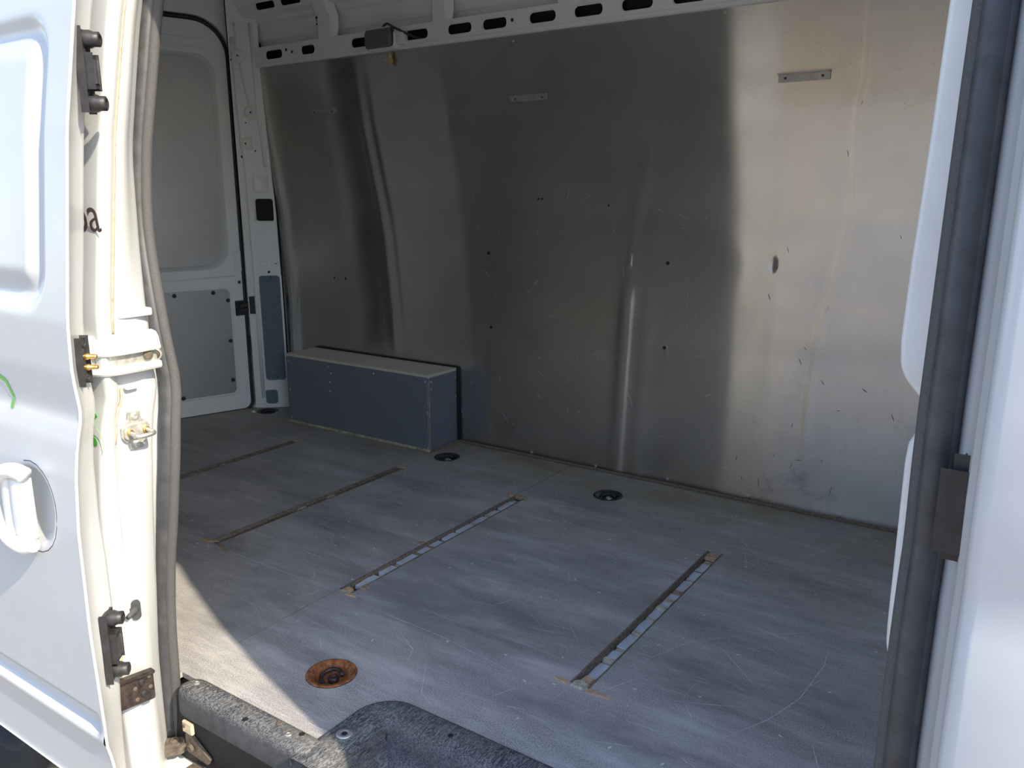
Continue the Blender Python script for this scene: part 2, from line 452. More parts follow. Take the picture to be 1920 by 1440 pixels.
SCR = [([(-.343, 1.796), (-.332, 1.70), (-.343, 1.552), (-.375, 1.447), (-.435, 1.332)], .0014),
       ([(-1.80, 2.17), (-1.75, 2.27), (-1.71, 2.40), (-1.69, 2.455)], .0016), ([(-1.76, 2.33), (-1.70, 2.44)], .0012),
       ([(-1.70, 2.452), (-1.50, 2.450), (-1.30, 2.449)], .0015), ([(-1.07, 2.331), (-.80, 2.40), (-.49, 2.458)], .0014),
       ([(-1.66, 1.19), (-1.49, 1.181)], .0018), ([(-2.0, 1.352), (-1.75, 1.35), (-1.468, 1.352)], .0014),
       ([(-1.33, 1.34), (-1.10, 1.33), (-.86, 1.30)], .0013), 
       ([(-1.289, 1.198), (-1.19, 1.183), (-1.166, 1.135)], .0013), ([(-1.045, 1.82), (-.989, 1.733)], .0018), ([(-1.051, 1.815), (-.966, 1.814)], .0014),
       ([(-1.042, 1.743), (-.986, 1.732), (-.843, 1.70), (-.76, 1.683)], .0012), ([(-.682, 1.463), (-.614, 1.627), (-.514, 1.736)], .0012), ([(-1.208, 1.281), (-1.118, 1.253), (-1.095, 1.209)], .0013),
       ([(-1.061, 1.232), (-.993, 1.134), (-.945, 1.112)], .0013), ([(-.538, 1.499), (-.541, 1.418)], .0012), ([(-1.40, 1.575), (-1.325, 1.57)], .0014), ([(-1.287, 1.616), (-1.115, 1.515)], .0012),
       ([(-1.08, 1.60), (-.93, 1.50)], .0012),
       ([(-.85, 1.74), (-.70, 1.72)], .0011), ([(-.62, 1.70), (-.45, 1.78), (-.36, 1.86)], .001), ([(-.55, 1.55), (-.40, 1.50)], .001),
       ([(-2.45, 2.02), (-2.2, 1.95), (-2.05, 1.90)], .0012),
       ([(-2.42, 1.75), (-2.25, 1.70)], .0012), ([(-2.35, 1.60), (-2.12, 1.53)], .0012), ([(-1.85, 1.95), (-1.6, 1.87)], .001),
       ([(-1.8, 1.62), (-1.62, 1.52)], .0011), ([(-2.75, 2.2), (-2.65, 2.05), (-2.6, 1.9)], .0011), ([(-1.35, 2.05), (-1.15, 1.98)], .0009),
       ([(-.60, 2.18), (-.40, 2.12)], .0009), ([(-.95, 1.95), (-.82, 1.92)], .0009)]
for i in range(170):
    x = random.uniform(-2.8, -.2); y = random.uniform(1.15, 2.3); a = random.choice((-.25, -.1, .05, .2, 1.2, 2.2)) + random.gauss(0, .15); L = random.uniform(.03, .16)
    SCR.append(([(x, y), (x + L * .5 * math.cos(a), y + L * .5 * math.sin(a) + random.uniform(-.004, .004)), (x + L * math.cos(a), y + L * math.sin(a))], random.uniform(.0007, .0016)))
ok = []
for pts, wd in SCR:
    if any(s[0] - .01 < p[0] < s[1] + .01 and s[2] < p[1] < s[3] for s in SLOTS for p in pts): continue
    if any((p[0] - r[0]) ** 2 + (p[1] - r[1]) ** 2 < .07 ** 2 for r in RINGS for p in pts): continue
    if any(p[1] < 1.10 and p[0] > -1.1 for p in pts): continue
    ok.append((pts, wd))
ribbons('scratches', ok, 'scratch', floor)
ribbons('board_seams', [([(-1.468, .91), (-1.468, 1.36)], .0022), ([(-1.468, 2.19), (-1.47, 2.45)], .0016), ([(-2.87, 1.3), (-2.87, 2.38)], .0022)], 'seam_dust', floor, .0009)
v = []; f = []
for i in range(150):                                   # pale chips of paint and sawdust
    x, y = random.uniform(-2.9, -.2), random.uniform(1.12, 2.5); s = random.uniform(.0012, .0038); a = random.uniform(0, PI); k = len(v)
    if any(q[0] - .01 < x < q[1] + .01 and q[2] < y < q[3] for q in SLOTS) or (x > -1.1 and y < 1.12): continue
    for j in range(4): v.append((x + s * math.cos(a + j * PI / 2) * (2.0 if j % 2 else .8), y + s * math.sin(a + j * PI / 2) * (2.0 if j % 2 else .8), .0012))
    f.append((k, k + 1, k + 2, k + 3))
M['chips'] = simple('pale_chips', (.75, .75, .73), .8, 0, .2, 40)
ch = from_py('paint_chips', v, f, 'chips', floor); ch['kind'] = 'stuff'

# ---- far wall: one buckled aluminium sheet
wall_far = struct(empty('wall_far'), 'dented aluminium sheet lining the far side of the van')
RA = [(0, -.836), (.35, -.830), (.62, -.838), (.70, -.826), (.79, -.800), (.86, -.828), (1.1, -.821), (1.55, -.865)]
RB = [(0, -.640), (.18, -.630), (.40, -.622), (.63, -.601), (.80, -.570), (.98, -.541), (1.12, -.546), (1.24, -.547), (1.31, -.533), (1.55, -.534)]
RC = [(0, -1.29), (.48, -1.269), (.78, -1.252), (.95, -1.225), (1.11, -1.193), (1.55, -1.17)]
RD = [(0, -2.33), (.39, -2.351), (.82, -2.377), (1.29, -2.443), (1.55, -2.47)]
RE = [(0, -1.93), (.73, -1.96), (1.23, -2.003), (1.55, -2.02)]
def bumpf(x, z):
    h = 0
    def gz(z, a, b, s): return sstep(a - s, a + s, z) * (1 - sstep(b - s, b + s, z))
    d = x - interp(z, RA); h += -.0007 * math.exp(-(d / .06) ** 2) - .007 * d * math.exp(-(d / .09) ** 2)
    d = x - interp(z, RB); h += .0016 * math.exp(-(d / .013) ** 2) * gz(z, .18, 1.6, .1)
    d = x - interp(z, RC); h += .0066 * math.exp(-(d / .030) ** 2) * (gz(z, -.2, .72, .08) + .35 * gz(z, .82, 1.15, .12))
    d = x - interp(z, RC) - .075; h += .0030 * math.exp(-(d / .030) ** 2) * gz(z, -.2, .65, .15)
    d = x - interp(z, RD); h += .0011 * math.exp(-(d / .028) ** 2) * gz(z, .2, 1.4, .2)
    h += .0009 * math.exp(-((d - .07) / .024) ** 2) * gz(z, .2, 1.4, .2)
    d = x - interp(z, RE); h += .0012 * math.exp(-(d / .05) ** 2) * gz(z, .3, 1.4, .25)
    h += .0030 * math.sin(x * 3.1 + 1.0) * math.sin(z * 1.7 + .4) + .0012 * math.sin(x * 7.3 + z * 2.1)
    d = x + 2.93; h += .0028 * math.exp(-(d / .05) ** 2)                       # rolled rear edge
    for (cx, cz, r, a) in ((-.766, .788, .011, -.0055), (-1.252, .797, .008, .004), (-1.252, .765, .008, .004), (-.953, .625, .010, -.0008), (-1.15, .9, .05, .002), (-.62, .55, .06, .0022), (-2.0, 1.27, .03, .002), (-1.7, .45, .06, -.002)):
        q = ((x - cx) ** 2 + (z - cz) ** 2) / r ** 2
        if q < 9: h += a * math.exp(-q)
    return h
XS = []; x = -3.036
while x < .11:
    XS.append(x); x += .0045 if -1.40 < x < -.45 else .009
ZS = [i * .0142 for i in range(110)]
rows = [[(x, wally(z) - bumpf(x, z), z) for x in XS] for z in ZS]
sheet = grid('aluminium_sheet', rows, 'alu', wall_far, True)
uv = sheet.data.uv_layers.new(name='rolling_direction')
for lp in sheet.data.loops:
    c = sheet.data.vertices[lp.vertex_index].co; uv.data[lp.index].uv = (c.z, c.x)          # u runs up the sheet
rows = [[(x, y, z) for x in (-3.2, .3)] for (y, z) in ((2.66, -.1), (2.66, 1.0), (2.61, 1.6), (2.56, 1.85), (2.45, 1.97))]
grid('outer_side', rows, 'inner', wall_far, False)
for (x, z) in ((-1.655, .014), (-1.372, .012), (-1.085, .017), (-.794, .014), (-.502, .012), (-.941, 1.527), (-1.7, 1.52), (-2.3, 1.51)):
    screw(wall_far, (x, wally(z) - bumpf(x, z) - .0002, z), (0, -1, 0), .006, .003, 'steel')
for (x, z, r) in ((-1.113, .777, .006), (-1.118, .487, .006), (-1.334, .964, .0035), (-1.846, .782, .006), (-1.846, .494, .006), (-2.63, .64, .005), (-2.70, .64, .004), (-1.615, .985, .004), (-1.60, .985, .004)):
    dark_hole(wall_far, (x, wally(z) - bumpf(x, z) - .0008, z), (0, -1, 0), r)
M['alu_scratch'] = simple('bright_scratch', (.72, .72, .70), .5, .4, .2, 60)
def wall_marks(name, n, mat, rng, wlo, whi, llo, lhi):
    v, f = [], []
    for i in range(n):
        x, z = random.uniform(*rng[0]), random.uniform(*rng[1]); a = random.choice((.3, 1.2, 1.4, 1.7, 2.0, 2.6)) + random.gauss(0, .2); L = random.uniform(llo, lhi); wd = random.uniform(wlo, whi); k = len(v)
        for j in range(4):
            t = j / 3; px = x + L * t * math.cos(a) + .03 * L * math.sin(t * 3); pz = z + L * t * math.sin(a)
            e = wd * (.3 if j in (0, 3) else 1)
            for s in (-1, 1):
                qx, qz = px - s * e * math.sin(a), pz + s * e * math.cos(a); v.append((qx, wally(qz) - bumpf(qx, qz) - .0007, qz))
        for j in range(3): f.append((k + 2 * j, k + 2 * j + 1, k + 2 * j + 3, k + 2 * j + 2))
    o = from_py(name, v, f, mat, wall_far); o['kind'] = 'stuff'
wall_marks('scratches', 70, 'alu_scratch', ((-2.0, -.85), (.06, 1.0)), .0003, .0008, .008, .045)
wall_marks('scuffs', 22, 'black', ((-.85, -.35), (.05, 1.25)), .0004, .0011, .008, .03)
# floor-to-wall dusty edge strip
box('edge_strip', (-2.0, 2.566, .0), (.1, 2.574, .010), 'wood_edge', wall_far, .002, 1)

# ---- rear wall: corner post and frame round the rear doors
wall_rear = struct(empty('wall_rear'), 'painted steel rear frame and corner post of the van')
RD0 = Vector((-3.175, 2.447, 0)); RDu = Vector((-.315, -.949, 0)).normalized()
FD = Fr(RD0, -RDu, (0, 0, 1))                          # local a = -s, towards the far side
if FD.n.x < 0: raise SystemExit
# header and surround with door opening (a from -1.6 .. .05)
hole = rrect(-1.50, .028, -.014, 1.746, (.16, .05, .05, .045), 8)
plate('door_surround', FD, [(-1.56, -.05), (.055, -.05), (.055, 1.98), (-1.56, 1.98)], [hole], .03, 'inner', wall_rear)
plate('opposite_frame', Fr((-3.30, 1.0, 0), (.35, -.94, 0), (0, 0, 1)), [(-.9, -.05), (.35, -.05), (.35, 1.98), (-.9, 1.98)], [], .02, 'inner', wall_rear)
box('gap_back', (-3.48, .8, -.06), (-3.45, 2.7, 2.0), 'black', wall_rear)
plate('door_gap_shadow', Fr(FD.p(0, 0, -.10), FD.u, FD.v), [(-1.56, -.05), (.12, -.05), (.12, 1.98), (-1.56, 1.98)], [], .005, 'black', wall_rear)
# corner post: cross section from the door surround to the wall sheet, over height
PA = Vector((-3.165, 2.457, 0)); PE = Vector((.743, .669, 0)); PF = Vector((.0196, -.0217, .9996))
PN = PE.cross(PF).normalized()
FP = Fr(PA, PE, PF)
post_holes = [rrect(.073, .155, .882, .982, .012, 4), rrect(.066, .163, .133, .635, .014, 4), rrect(.059, .119, .016, .088, .012, 4), rrect(.019, .050, .458, .539, .006, 3)]
plate('corner_post', FP, [(.013, 0.0), (.168, 0.0), (.170, .5), (.165, .92), (.150, 1.24), (.137, 1.55), (.140, 1.63), (.140, 1.80), (.135, 1.98), (.013, 1.98)], post_holes, .012, 'inner', wall_rear)
plate('post_cavity_shade', Fr(FP.p(0, 0, -.05), PE, PF), [(.0, 0), (.17, 0), (.17, 1.9), (.0, 1.9)], [], .004, 'black', wall_rear)  # black sheet stands in for the shade inside the post
for k, (a0, a1, b0, b1) in enumerate(((.066, .163, .133, .635), (.059, .119, .016, .088))):
    rim = [[FP.p(x, y, c) for x, y in rrect(a0 - e, a1 + e, b0 - e, b1 + e, .014, 5)] for e, c in ((.008, .0005), (.004, .004), (-.001, .003), (-.002, -.006))]
    ring_loft('cover_rim', rim, 'inner', wall_rear)
    c = plate('lamp_cover', Fr(FP.p(0, 0, -.004), PE, PF), rrect(a0 + .001, a1 - .001, b0 + .001, b1 - .001, .013, 5), [], .006, 'dark_grey_plastic', wall_rear)
    c['label'] = 'slate grey plastic cover'
    if k == 0:
        for yy in (b0 + .012, b1 - .012):
            lathe('thumb_notch', [(.016, 0), (.016, .0015), (.013, .0022), (.012, .0005), (.0, .0005)], FP.p((a0 + a1) / 2, yy, -.004), 'dark_grey_plastic', wall_rear, FP.n, 16)
rim = [[FP.p(x, y, c) for x, y in rrect(.073 - e, .155 + e, .882 - e, .982 + e, .012, 5)] for e, c in ((.007, .0005), (.004, .004), (0, .003), (-.001, -.03))]
ring_loft('cover_rim', rim, 'inner', wall_rear)
rim = [[FP.p(x, y, c) for x, y in rrect(.076 + e, .150 - e, 1.01 + e, 1.087 - e, .012, 5)] for e, c in ((-.002, .0004), (.003, .006), (.008, .006), (.013, .001), (.036, .0008))]
ring_loft('pressed_square', rim, 'inner', wall_rear)
rim = [[FP.p(x, y, c) for x, y in rrect(.078 + e, .120 - e, .678 + e, .708 - e, .0145 - e, 6)] for e, c in ((0, .0004), (.003, .003), (.006, .003), (.010, .0008), (.013, .0008))]
ring_loft('pressed_oval', rim, 'inner', wall_rear)
tube('post_bead', [FP.p(.043, 1.72, 0), FP.p(.046, 1.615, .002)], .005, 'plastic_white', wall_rear)
tube('post_bead', [FP.p(.054, 1.555, .002), FP.p(.082, 1.385, .002)], .005, 'plastic_white', wall_rear)
tube('post_crease', [FP.p(.028, 1.66, 0), FP.p(.036, 1.35, 0), FP.p(.050, 1.08, 0), FP.p(.052, .6, 0), FP.p(.050, .05, 0)], .009, 'inner', wall_rear)
tube('post_crease', [FP.p(.110, 1.72, 0), FP.p(.117, 1.40, 0), FP.p(.135, 1.12, 0)], .008, 'inner', wall_rear)
for (a, b, sq) in ((.050, 1.586, 0), (.087, 1.353, 0), (.056, 1.222, 1)):
    if sq:
        rim = [[FP.p(x, y, c) for x, y in rrect(a - e, a + e, b - e, b + e, .003, 3)] for e, c in ((.027, .0005), (.021, .009), (.018, .011), (.003, .011), (.002, .006))]
    else:
        rim = [[FP.p(x, y, c) for x, y in circ(a, b, e, 20)] for e, c in ((.030, .0005), (.023, .009), (.019, .011), (.003, .011), (.002, .006))]
    ring_loft('mounting_boss', rim, 'plastic_white', wall_rear)
    dark_hole(wall_rear, FP.p(a, b, .0108), FP.n, .0035)
for (a, b, r) in ((.022, 1.60, .003), (.022, 1.57, .005), (.062, 1.31, .003), (.095, 1.19, .0035), (.036, 1.165, .006), (.116, .651, .006), (.150, .69, .003)):
    dark_hole(wall_rear, FP.p(a, b, .0008), FP.n, r)
box('door_sill', (-3.46, 1.0, -.03), (-3.18, 2.44, -.012), 'black_rubber', wall_rear)

# lock striker and check strap seen in the gap
lock = tag(empty('door_lock', FD.p(.010, .485, 0)), 'black rear door lock bridging door and corner post', 'lock')
o0 = lock.location
def lbox(name, fr, a0, a1, b0, b1, c0, c1, mat, parent, bev=.002):
    bm = bmesh.new(); bmesh.ops.create_cube(bm, size=1)
    for v in bm.verts:
        v.co = fr.p((a0 + a1) / 2 + v.co.x * (a1 - a0), (b0 + b1) / 2 + v.co.y * (b1 - b0), (c0 + c1) / 2 + v.co.z * (c1 - c0)) - parent.matrix_basis.translation
    if bev: bmesh.ops.bevel(bm, geom=bm.edges[:], offset=bev, segments=2, affect='EDGES')
    return from_bm(name, bm, mat, parent)
lbox('back_plate', FD, -.038, .004, .450, .520, .001, .006, 'black_plastic', lock)
lbox('catch', FD, -.030, .046, .466, .482, .006, .016, 'black_rubber', lock)
lbox('catch', FD, -.020, .050, .490, .508, .006, .020, 'black_rubber', lock)
lbox('bolt_bar', FD, -.034, .010, .456, .462, .006, .012, 'black_rubber', lock)
lbox('striker_box', FP, .020, .049, .460, .537, -.010, .004, 'black_plastic', lock)
strap = tag(empty('door_check_strap', FD.p(.016, .31, 0)), 'black perforated check strap in gap below the rear lock', 'strap')
lbox('strap_body', FD, .012, .026, .275, .350, -.004, .012, 'black_rubber', strap)
for i in range(4):
    q = FD.p(.019, .286 + i * .017, .012); s_ = screw(strap, q, FD.n, .0035, .002, 'dusty', 'rivet')

# ---- rear door leaf
door_1 = struct(empty('door_1', FD.p(-.3, 0, 0)), 'white rear door with aluminium covered window and lower panel')
def shift(o, parent): o.matrix_parent_inverse = Matrix.Translation(-parent.location); return o
W0 = rrect(-.74, -.046, .668, 1.592, (.085, .06, .06, .095), 8); W1 = rrect(-.72, -.063, .686, 1.576, (.075, .05, .05, .085), 8)
leaf = plate('door_leaf', FD, rrect(-.76, .004, .004, 1.722, (.14, .02, .02, .035), 8), [W0], .04, 'inner'); leaf.parent = door_1; shift(leaf, door_1)
def sub(o): o.parent = door_1; return shift(o, door_1)
sub(ring_loft('window_flange', [[FD.p(x, y, c) for x, y in l] for l, c in ((W0, 0), (W1, -.026), (W1, -.032))], 'inner'))
sub(plate('window_panel', Fr(FD.p(0, 0, -.030), FD.u, FD.v), rrect(-.735, -.05, .672, 1.588, .07, 8), [], .002, 'alu_door'))
lowp = sub(plate('lower_panel', Fr(FD.p(0, 0, .003), FD.u, FD.v), rrect(-.72, -.060, .088, .578, (.022, .022, .022, .022), 5), [], .003, 'alu_door'))
rim = [[FD.p(x, y, c) for x, y in rrect(-.72 - e, -.060 + e, .088 - e, .578 + e, .022, 5)] for e, c in ((.012, .0005), (.008, .004), (.001, .003))]
sub(ring_loft('panel_step', rim, 'inner'))
def plug(a, b, r=.0095):
    o = lathe('bolt', [(r, 0), (r, .002), (r * .7, .005), (.0, .006)], FD.p(a, b, .003), 'black_plastic', None, FD.n, 14); sub(o)
for (s, z) in ((.305, .562), (.134, .564), (.069, .525), (.072, .336), (.306, .094), (.075, .15), (.5, .563), (.5, .094)): plug(-s, z)
plug(-.011, .605, .007)
rim = [[FD.p(x, y, c) for x, y in rrect(-.60 + e, -.076 - e, 1.600 + e, 1.650 - e, .012, 5)] for e, c in ((0, .0004), (.004, -.0), (.007, -.006), (.012, -.006))]
rim = [[FD.p(x, y, c) for x, y in rrect(-.60 + e, -.076 - e, 1.605 + e, 1.655 - e, .012, 5)] for e, c in ((0, .0003), (.003, .004), (.007, .004), (.011, .0005), (.024, .0003))]
sub(ring_loft('pressed_panel', rim, 'inner'))
rim = [[FD.p(x, y, c) for x, y in rrect(-.030 + e, .006 - e, .655 + e, .75 - e, .005, 4)] for e, c in ((0, .0003), (.002, .003), (.004, .003), (.006, .0005), (.016, .0003))]
sub(ring_loft('pressed_panel', rim, 'inner'))
tube_pts = [FD.p(-.75, .628, 0), FD.p(-.3, .628, .001), FD.p(-.03, .635, .001)]
sub(tube('pressed_line', tube_pts, .0035, 'inner'))
seal_r = [FD.p(a, b, -.02) for a, b in rrect(-1.5, .017, -.005, 1.735, (.15, .05, .05, .04), 8)]
tube('rear_door_seal', seal_r + [seal_r[0]], .009, 'black_rubber', wall_rear, 8, False)

# ---- ceiling: roof skin, cant rail with slots, upper rail, ribs
ceiling = struct(empty('ceiling'), 'bare painted steel roof with ribs and slotted rails')
rows = []
for x in (-3.5, -1.6, .35):
    rows.append([(x, y, z) for y, z in ((.95, 1.93), (1.1, 1.985), (1.4, 2.02), (1.725, 2.03), (2.05, 2.02), (2.35, 1.985), (2.50, 1.93))])
grid('roof_skin', rows, 'inner', ceiling, True)
# side panel above the rail
rows = []
for x in (-3.12, -2.6, -2.0, -1.4, -.7, .3):
    rows.append([(x, y, z) for y, z in ((2.500, 1.612), (2.540, 1.617), (2.555, 1.632), (2.552, 1.648), (2.545, 1.652), (2.530, 1.712), (2.512, 1.718), (2.505, 1.735), (2.47, 1.742))])
grid('side_panel', rows, 'inner', ceiling, False)
HX = [(-2.968, -2.860), (-2.746, -2.664), (-2.458, -2.33), (-2.20, -2.065), (-1.973, -1.864), (-1.817, -1.713), (-1.621, -1.515), (-1.446, -1.340), (-1.274, -1.166), (-1.101, -.99), (-.93, -.82), (-.75, -.64), (-.56, -.45), (-.38, -.27)]
FR_ = Fr((0, 2.498, 1.58), (1, 0, 0), (0, -.06, 1))
rail_holes = [rrect(a, b, -.0165, .0185, .0155, 6) for a, b in HX]
trim_1 = struct(empty('trim_1'), 'slotted steel rail along the top of the aluminium wall')
plate('rail_face', FR_, [(-3.06, -.026), (.1, -.026), (.1, .036), (-3.06, .036)], rail_holes, .003, 'inner', trim_1)
rows = [[(x, y, z) for x in (-3.04, .1)] for (y, z) in ((2.4995, 1.554), (2.4955, 1.548), (2.4965, 1.541), (2.5035, 1.536), (2.515, 1.538))]
grid('rail_lip', rows, 'inner', trim_1, True)
for a, b in HX:
    rim = [[FR_.p(x, y, c) for x, y in rrect(a - e, b + e, -.0165 - e, .0185 + e, .0155 + e, 6)] for e, c in ((.004, .0002), (.002, .0025), (-.0005, .0015), (-.001, -.004))]
    ring_loft('slot_rim', rim, 'inner', trim_1)
for x, z in ((-2.835, .012), (-2.80, .001), (-1.69, .004)):
    dark_hole(trim_1, FR_.p(x, z, .0006), (0, -1, 0), .006)
box('rail_slot_shade', (-3.055, 2.530, 1.545), (.1, 2.535, 1.612), 'black', trim_1)  # black strip painted as the shade behind the slots
# upper rail
FU = Fr((0, 2.47, 1.742), (1, 0, 0), (0, -.35, .94))
uh = [rrect(-3.008 + i * .30, -2.905 + i * .30, .014, .040, .010, 5) for i in range(10)] 
uh = [rrect(a, b, .013, .040, .011, 5) for a, b in ((-2.965, -2.85), (-2.81, -2.695))] + [rrect(-2.3 + i * .32, -2.19 + i * .32, .016, .044, .011, 5) for i in range(7)]
plate('upper_rail', FU, [(-3.14, 0), (.2, 0), (.2, .20), (-3.14, .20)], uh, .003, 'inner', ceiling)
box('upper_slot_shade', (-3.1, 2.52, 1.74), (.2, 2.525, 1.95), 'black', ceiling)  # black strip gives the upper slots their shade
for (x0, x1) in ((-2.640, -2.548), (-2.045, -1.965), (-1.510, -1.432), (-.97, -.89), (-.42, -.34)):
    prf = [(x0 - .004, 0.0), (x0 + .004, .036), (x0 + .012, .042), (x1 - .012, .042), (x1 - .004, .036), (x1 + .008, 0.0)]
    path = [(2.505, 1.606), (2.515, 1.65), (2.515, 1.70), (2.49, 1.745), (2.43, 1.86), (2.33, 1.94), (2.1, 2.0), (1.725, 2.02)]
    rows = []
    for i, (y, z) in enumerate(path):
        dv = Vector((path[min(i + 1, 7)][0] - path[max(i - 1, 0)][0], path[min(i + 1, 7)][1] - path[max(i - 1, 0)][1])).normalized(); nn = (-dv.y, dv.x)
        k = .35 if i == 0 else 1
        rows.append([(a, y + nn[0] * h * k * .7, z + nn[1] * h * k * .7) for a, h in prf])
    rib = grid('roof_rib', rows, 'inner', ceiling, False)
    for q in (1.672, 1.664, 1.655):
        pass
for zz, r in ((1.692, .006), (1.681, .003), (1.668, .004)):
    dark_hole(ceiling, (-2.628, 2.482, zz), (0, -1, -.1), r)

# ---- near side of the van: outer skin, rear jamb, front jamb
wall_near = struct(empty('wall_near'), 'white body side with the door opening, jambs and outer skin')
ZJ = [-.20 + i * .025 for i in range(73)]
T_corner = [(-.3, -1.405), (0, -1.402), (.3, -1.397), (.5, -1.381), (.7, -1.369), (.9, -1.366), (1.06, -1.362), (1.6, -1.35)]
T_groove = [(-.3, -1.395), (0, -1.388), (.12, -1.383), (.29, -1.379), (.5, -1.379), (.63, -1.386), (.82, -1.374), (1.06, -1.370), (1.6, -1.360)]
T_face = [(-.3, -1.48), (.05, -1.455), (.24, -1.425), (.47, -1.401), (.57, -1.399), (.77, -1.400), (.9, -1.425), (1.06, -1.450), (1.6, -1.455)]
T_seal = [(-.18, -1.483), (-.06, -1.470), (.03, -1.459), (.16, -1.446), (.287, -1.423), (.406, -1.396), (.517, -1.380), (.61, -1.385), (.69, -1.394), (.75, -1.404), (.81, -1.417), (.887, -1.443), (.965, -1.460), (1.06, -1.463), (1.16, -1.459), (1.25, -1.457), (1.35, -1.459), (1.6, -1.46)]
rows = []
for z in ZJ:
    p = prof(z); c, gv, fc, sl = interp(z, T_corner), interp(z, T_groove), interp(z, T_face), interp(z, T_seal)
    rec = .010 * sstep(-.1, .05, z) * (1 - sstep(.30, .42, z)) + .006
    fin = -1.39 - .0 * z
    rows.append([(-3.38, p + .10, z), (-2.0, p + .09, z), (c - .06, p + .09, z), (c - .012, p + .0905, z), (c - .003, p + .093, z), (c, p + .099, z),
                 (gv, p + .118, z), (gv - rec * .7, p + .121, z), (gv - rec, p + .127, z), (gv - rec * .55 - .003, p + .140, z), (fc + .006 + .4 * (gv - fc), p + .17, z),
                 (fc + .006, p + .195, z), (fc + .001, p + .202, z), (fc - .006, p + .206, z), (sl - .015, p + .225, z), (sl - .02, p + .24, z), (-1.56, p + .245, z), (-3.3, p + .245, z)])
grid('rear_jamb', rows, 'white', wall_near, True)
# sealant bead along the groove
tube('sealant_bead', [(interp(z, T_groove) - .003, prof(z) + .122, z) for z in [i * .03 + .76 for i in range(24)]], .0022, 'sealant', wall_near, 6)
tube('sealant_bead', [(interp(z, T_groove) - .003 + .002 * math.sin(z * 90), prof(z) + .122 + .003 * math.sin(z * 31), z) for z in [i * .02 + .56 for i in range(6)]], .0022, 'sealant', wall_near, 6)
# steps pressed in the jamb face above and below the rail
for (z0, z1, y0, y1) in ((.785, .80, .135, .20), (.655, .662, .130, .155)):
    box('jamb_step', (-1.402, prof(z0) + y0, z0), (-1.379, prof(z0) + y1, z1), 'white', wall_near, .004, 2)
# front jamb and front body skin
rows = []
for z in ZJ:
    p = prof(z)
    rows.append([(.3, p + .245, z), (-.07, p + .245, z), (-.078, p + .236, z), (-.066, p + .222, z), (-.058, p + .205, z), (-.052, p + .17, z), (-.050, p + .15, z),
                 (-.044, p + .142, z), (-.043, p + .115, z), (-.041, p + .100, z), (-.037, p + .093, z), (-.028, p + .090, z), (.06, p + .090, z), (1.6, p + .090, z)])
grid('front_jamb', rows, 'white', wall_near, True)
# header above the opening
rows = [[(x, y, z) for x in (-3.38, 1.6)] for (y, z) in ((1.03, 1.60), (.92, 1.60), (.90, 1.62), (.95, 1.75), (1.02, 1.9), (1.15, 2.03), (1.3, 2.06))]
grid('header', rows, 'white', wall_near, False)
rows = [[(x, y, z) for x in (-3.38, .3)] for (y, z) in ((1.03, 1.60), (1.06, 1.75), (1.10, 1.95))]
grid('header_inside', rows, 'inner', wall_near, False)
# sill panel below the opening
rows = [[(x, y, z) for x in (-1.66, -1.2, 1.6)] for (y, z) in ((.886, -.085), (.886, -.175), (.76, -.180), (.742, -.19), (.742, -.30), (.80, -.36))]
grid('outer_sill', rows, 'white_dirty', wall_near, False)
box('wheel_arch_liner', (-3.0, 1.10, -.66), (-1.66, 1.14, -.12), 'black', wall_near)
box('wheel_arch_liner', (-3.0, .78, -.20), (-1.66, 1.10, -.15), 'black', wall_near)
box('sill_track', (-1.46, .872, -.175), (-1.0, .884, -.03), 'black', wall_near)
box('sill_track', (-1.0, .872, -.175), (.02, .884, -.080), 'black', wall_near)
box('track_lip', (-1.40, .80, -.176), (-.02, .872, -.170), 'dusty', wall_near)

# lettering on the body side behind the open door
def text_mesh(name, s, size, mat, parent, loc, bold=0.0):
    c = bpy.data.curves.new(name, 'FONT'); c.body = s; c.size = size; c.extrude = .0004; c.offset = bold
    t = bpy.data.objects.new('text_tmp', c); COL.objects.link(t)
    dg = bpy.context.evaluated_depsgraph_get(); dg.update()
    me = bpy.data.meshes.new_from_object(t.evaluated_get(dg)); bpy.data.objects.remove(t)
    o = bpy.data.objects.new(name, me); COL.objects.link(o); me.materials.clear(); me.materials.append(M[mat]); o.parent = parent
    o.location = loc; o.rotation_euler = (PI / 2, 0, 0); return o
o = text_mesh('lettering', 'ba', .088, 'brown_vinyl', wall_near, (-1.434, skin(.962) - .003, .939))
o.rotation_euler = (PI / 2 + .12, 0, 0)
text_mesh('lettering', '6', .118, 'green', wall_near, (-1.430, skin(.59) - .004, .548), .004)

# ---- partition to the cab
wall_front = struct(box('wall_front', (.12, .95, -.02), (.15, 2.62, 1.98), 'inner'), 'plain painted partition behind the cab')

# ---- inner pillar trims by the front edge of the opening
FT = Fr((0, 1.0, 0), (1, 0, 0), (0, 0, 1))
def trim(name, outline, y, th, label):
    bm = bmesh.new(); vs_ = [bm.verts.new((a, y, b)) for a, b in outline]; fa = bm.faces.new(vs_)
    ext = bmesh.ops.extrude_face_region(bm, geom=[fa]); nv = [e for e in ext['geom'] if isinstance(e, bmesh.types.BMVert)]
    bmesh.ops.translate(bm, verts=nv, vec=(0, th, 0)); bmesh.ops.recalc_face_normals(bm, faces=bm.faces[:])
    bmesh.ops.bevel(bm, geom=[e for e in bm.edges], offset=.007, segments=3, affect='EDGES', profile=.5, clamp_overlap=True)
    o = from_bm(name, bm, 'plastic_white', None, True); return struct(o, label)
trim('trim_2', [(.04, 1.75), (-.128, 1.75), (-.134, 1.25), (-.140, 1.05), (-.145, .93), (-.147, .84), (-.145, .812), (-.138, .796), (-.108, .762), (.04, .66)], .995, .06, 'white upper pillar trim with slanted lower corner')
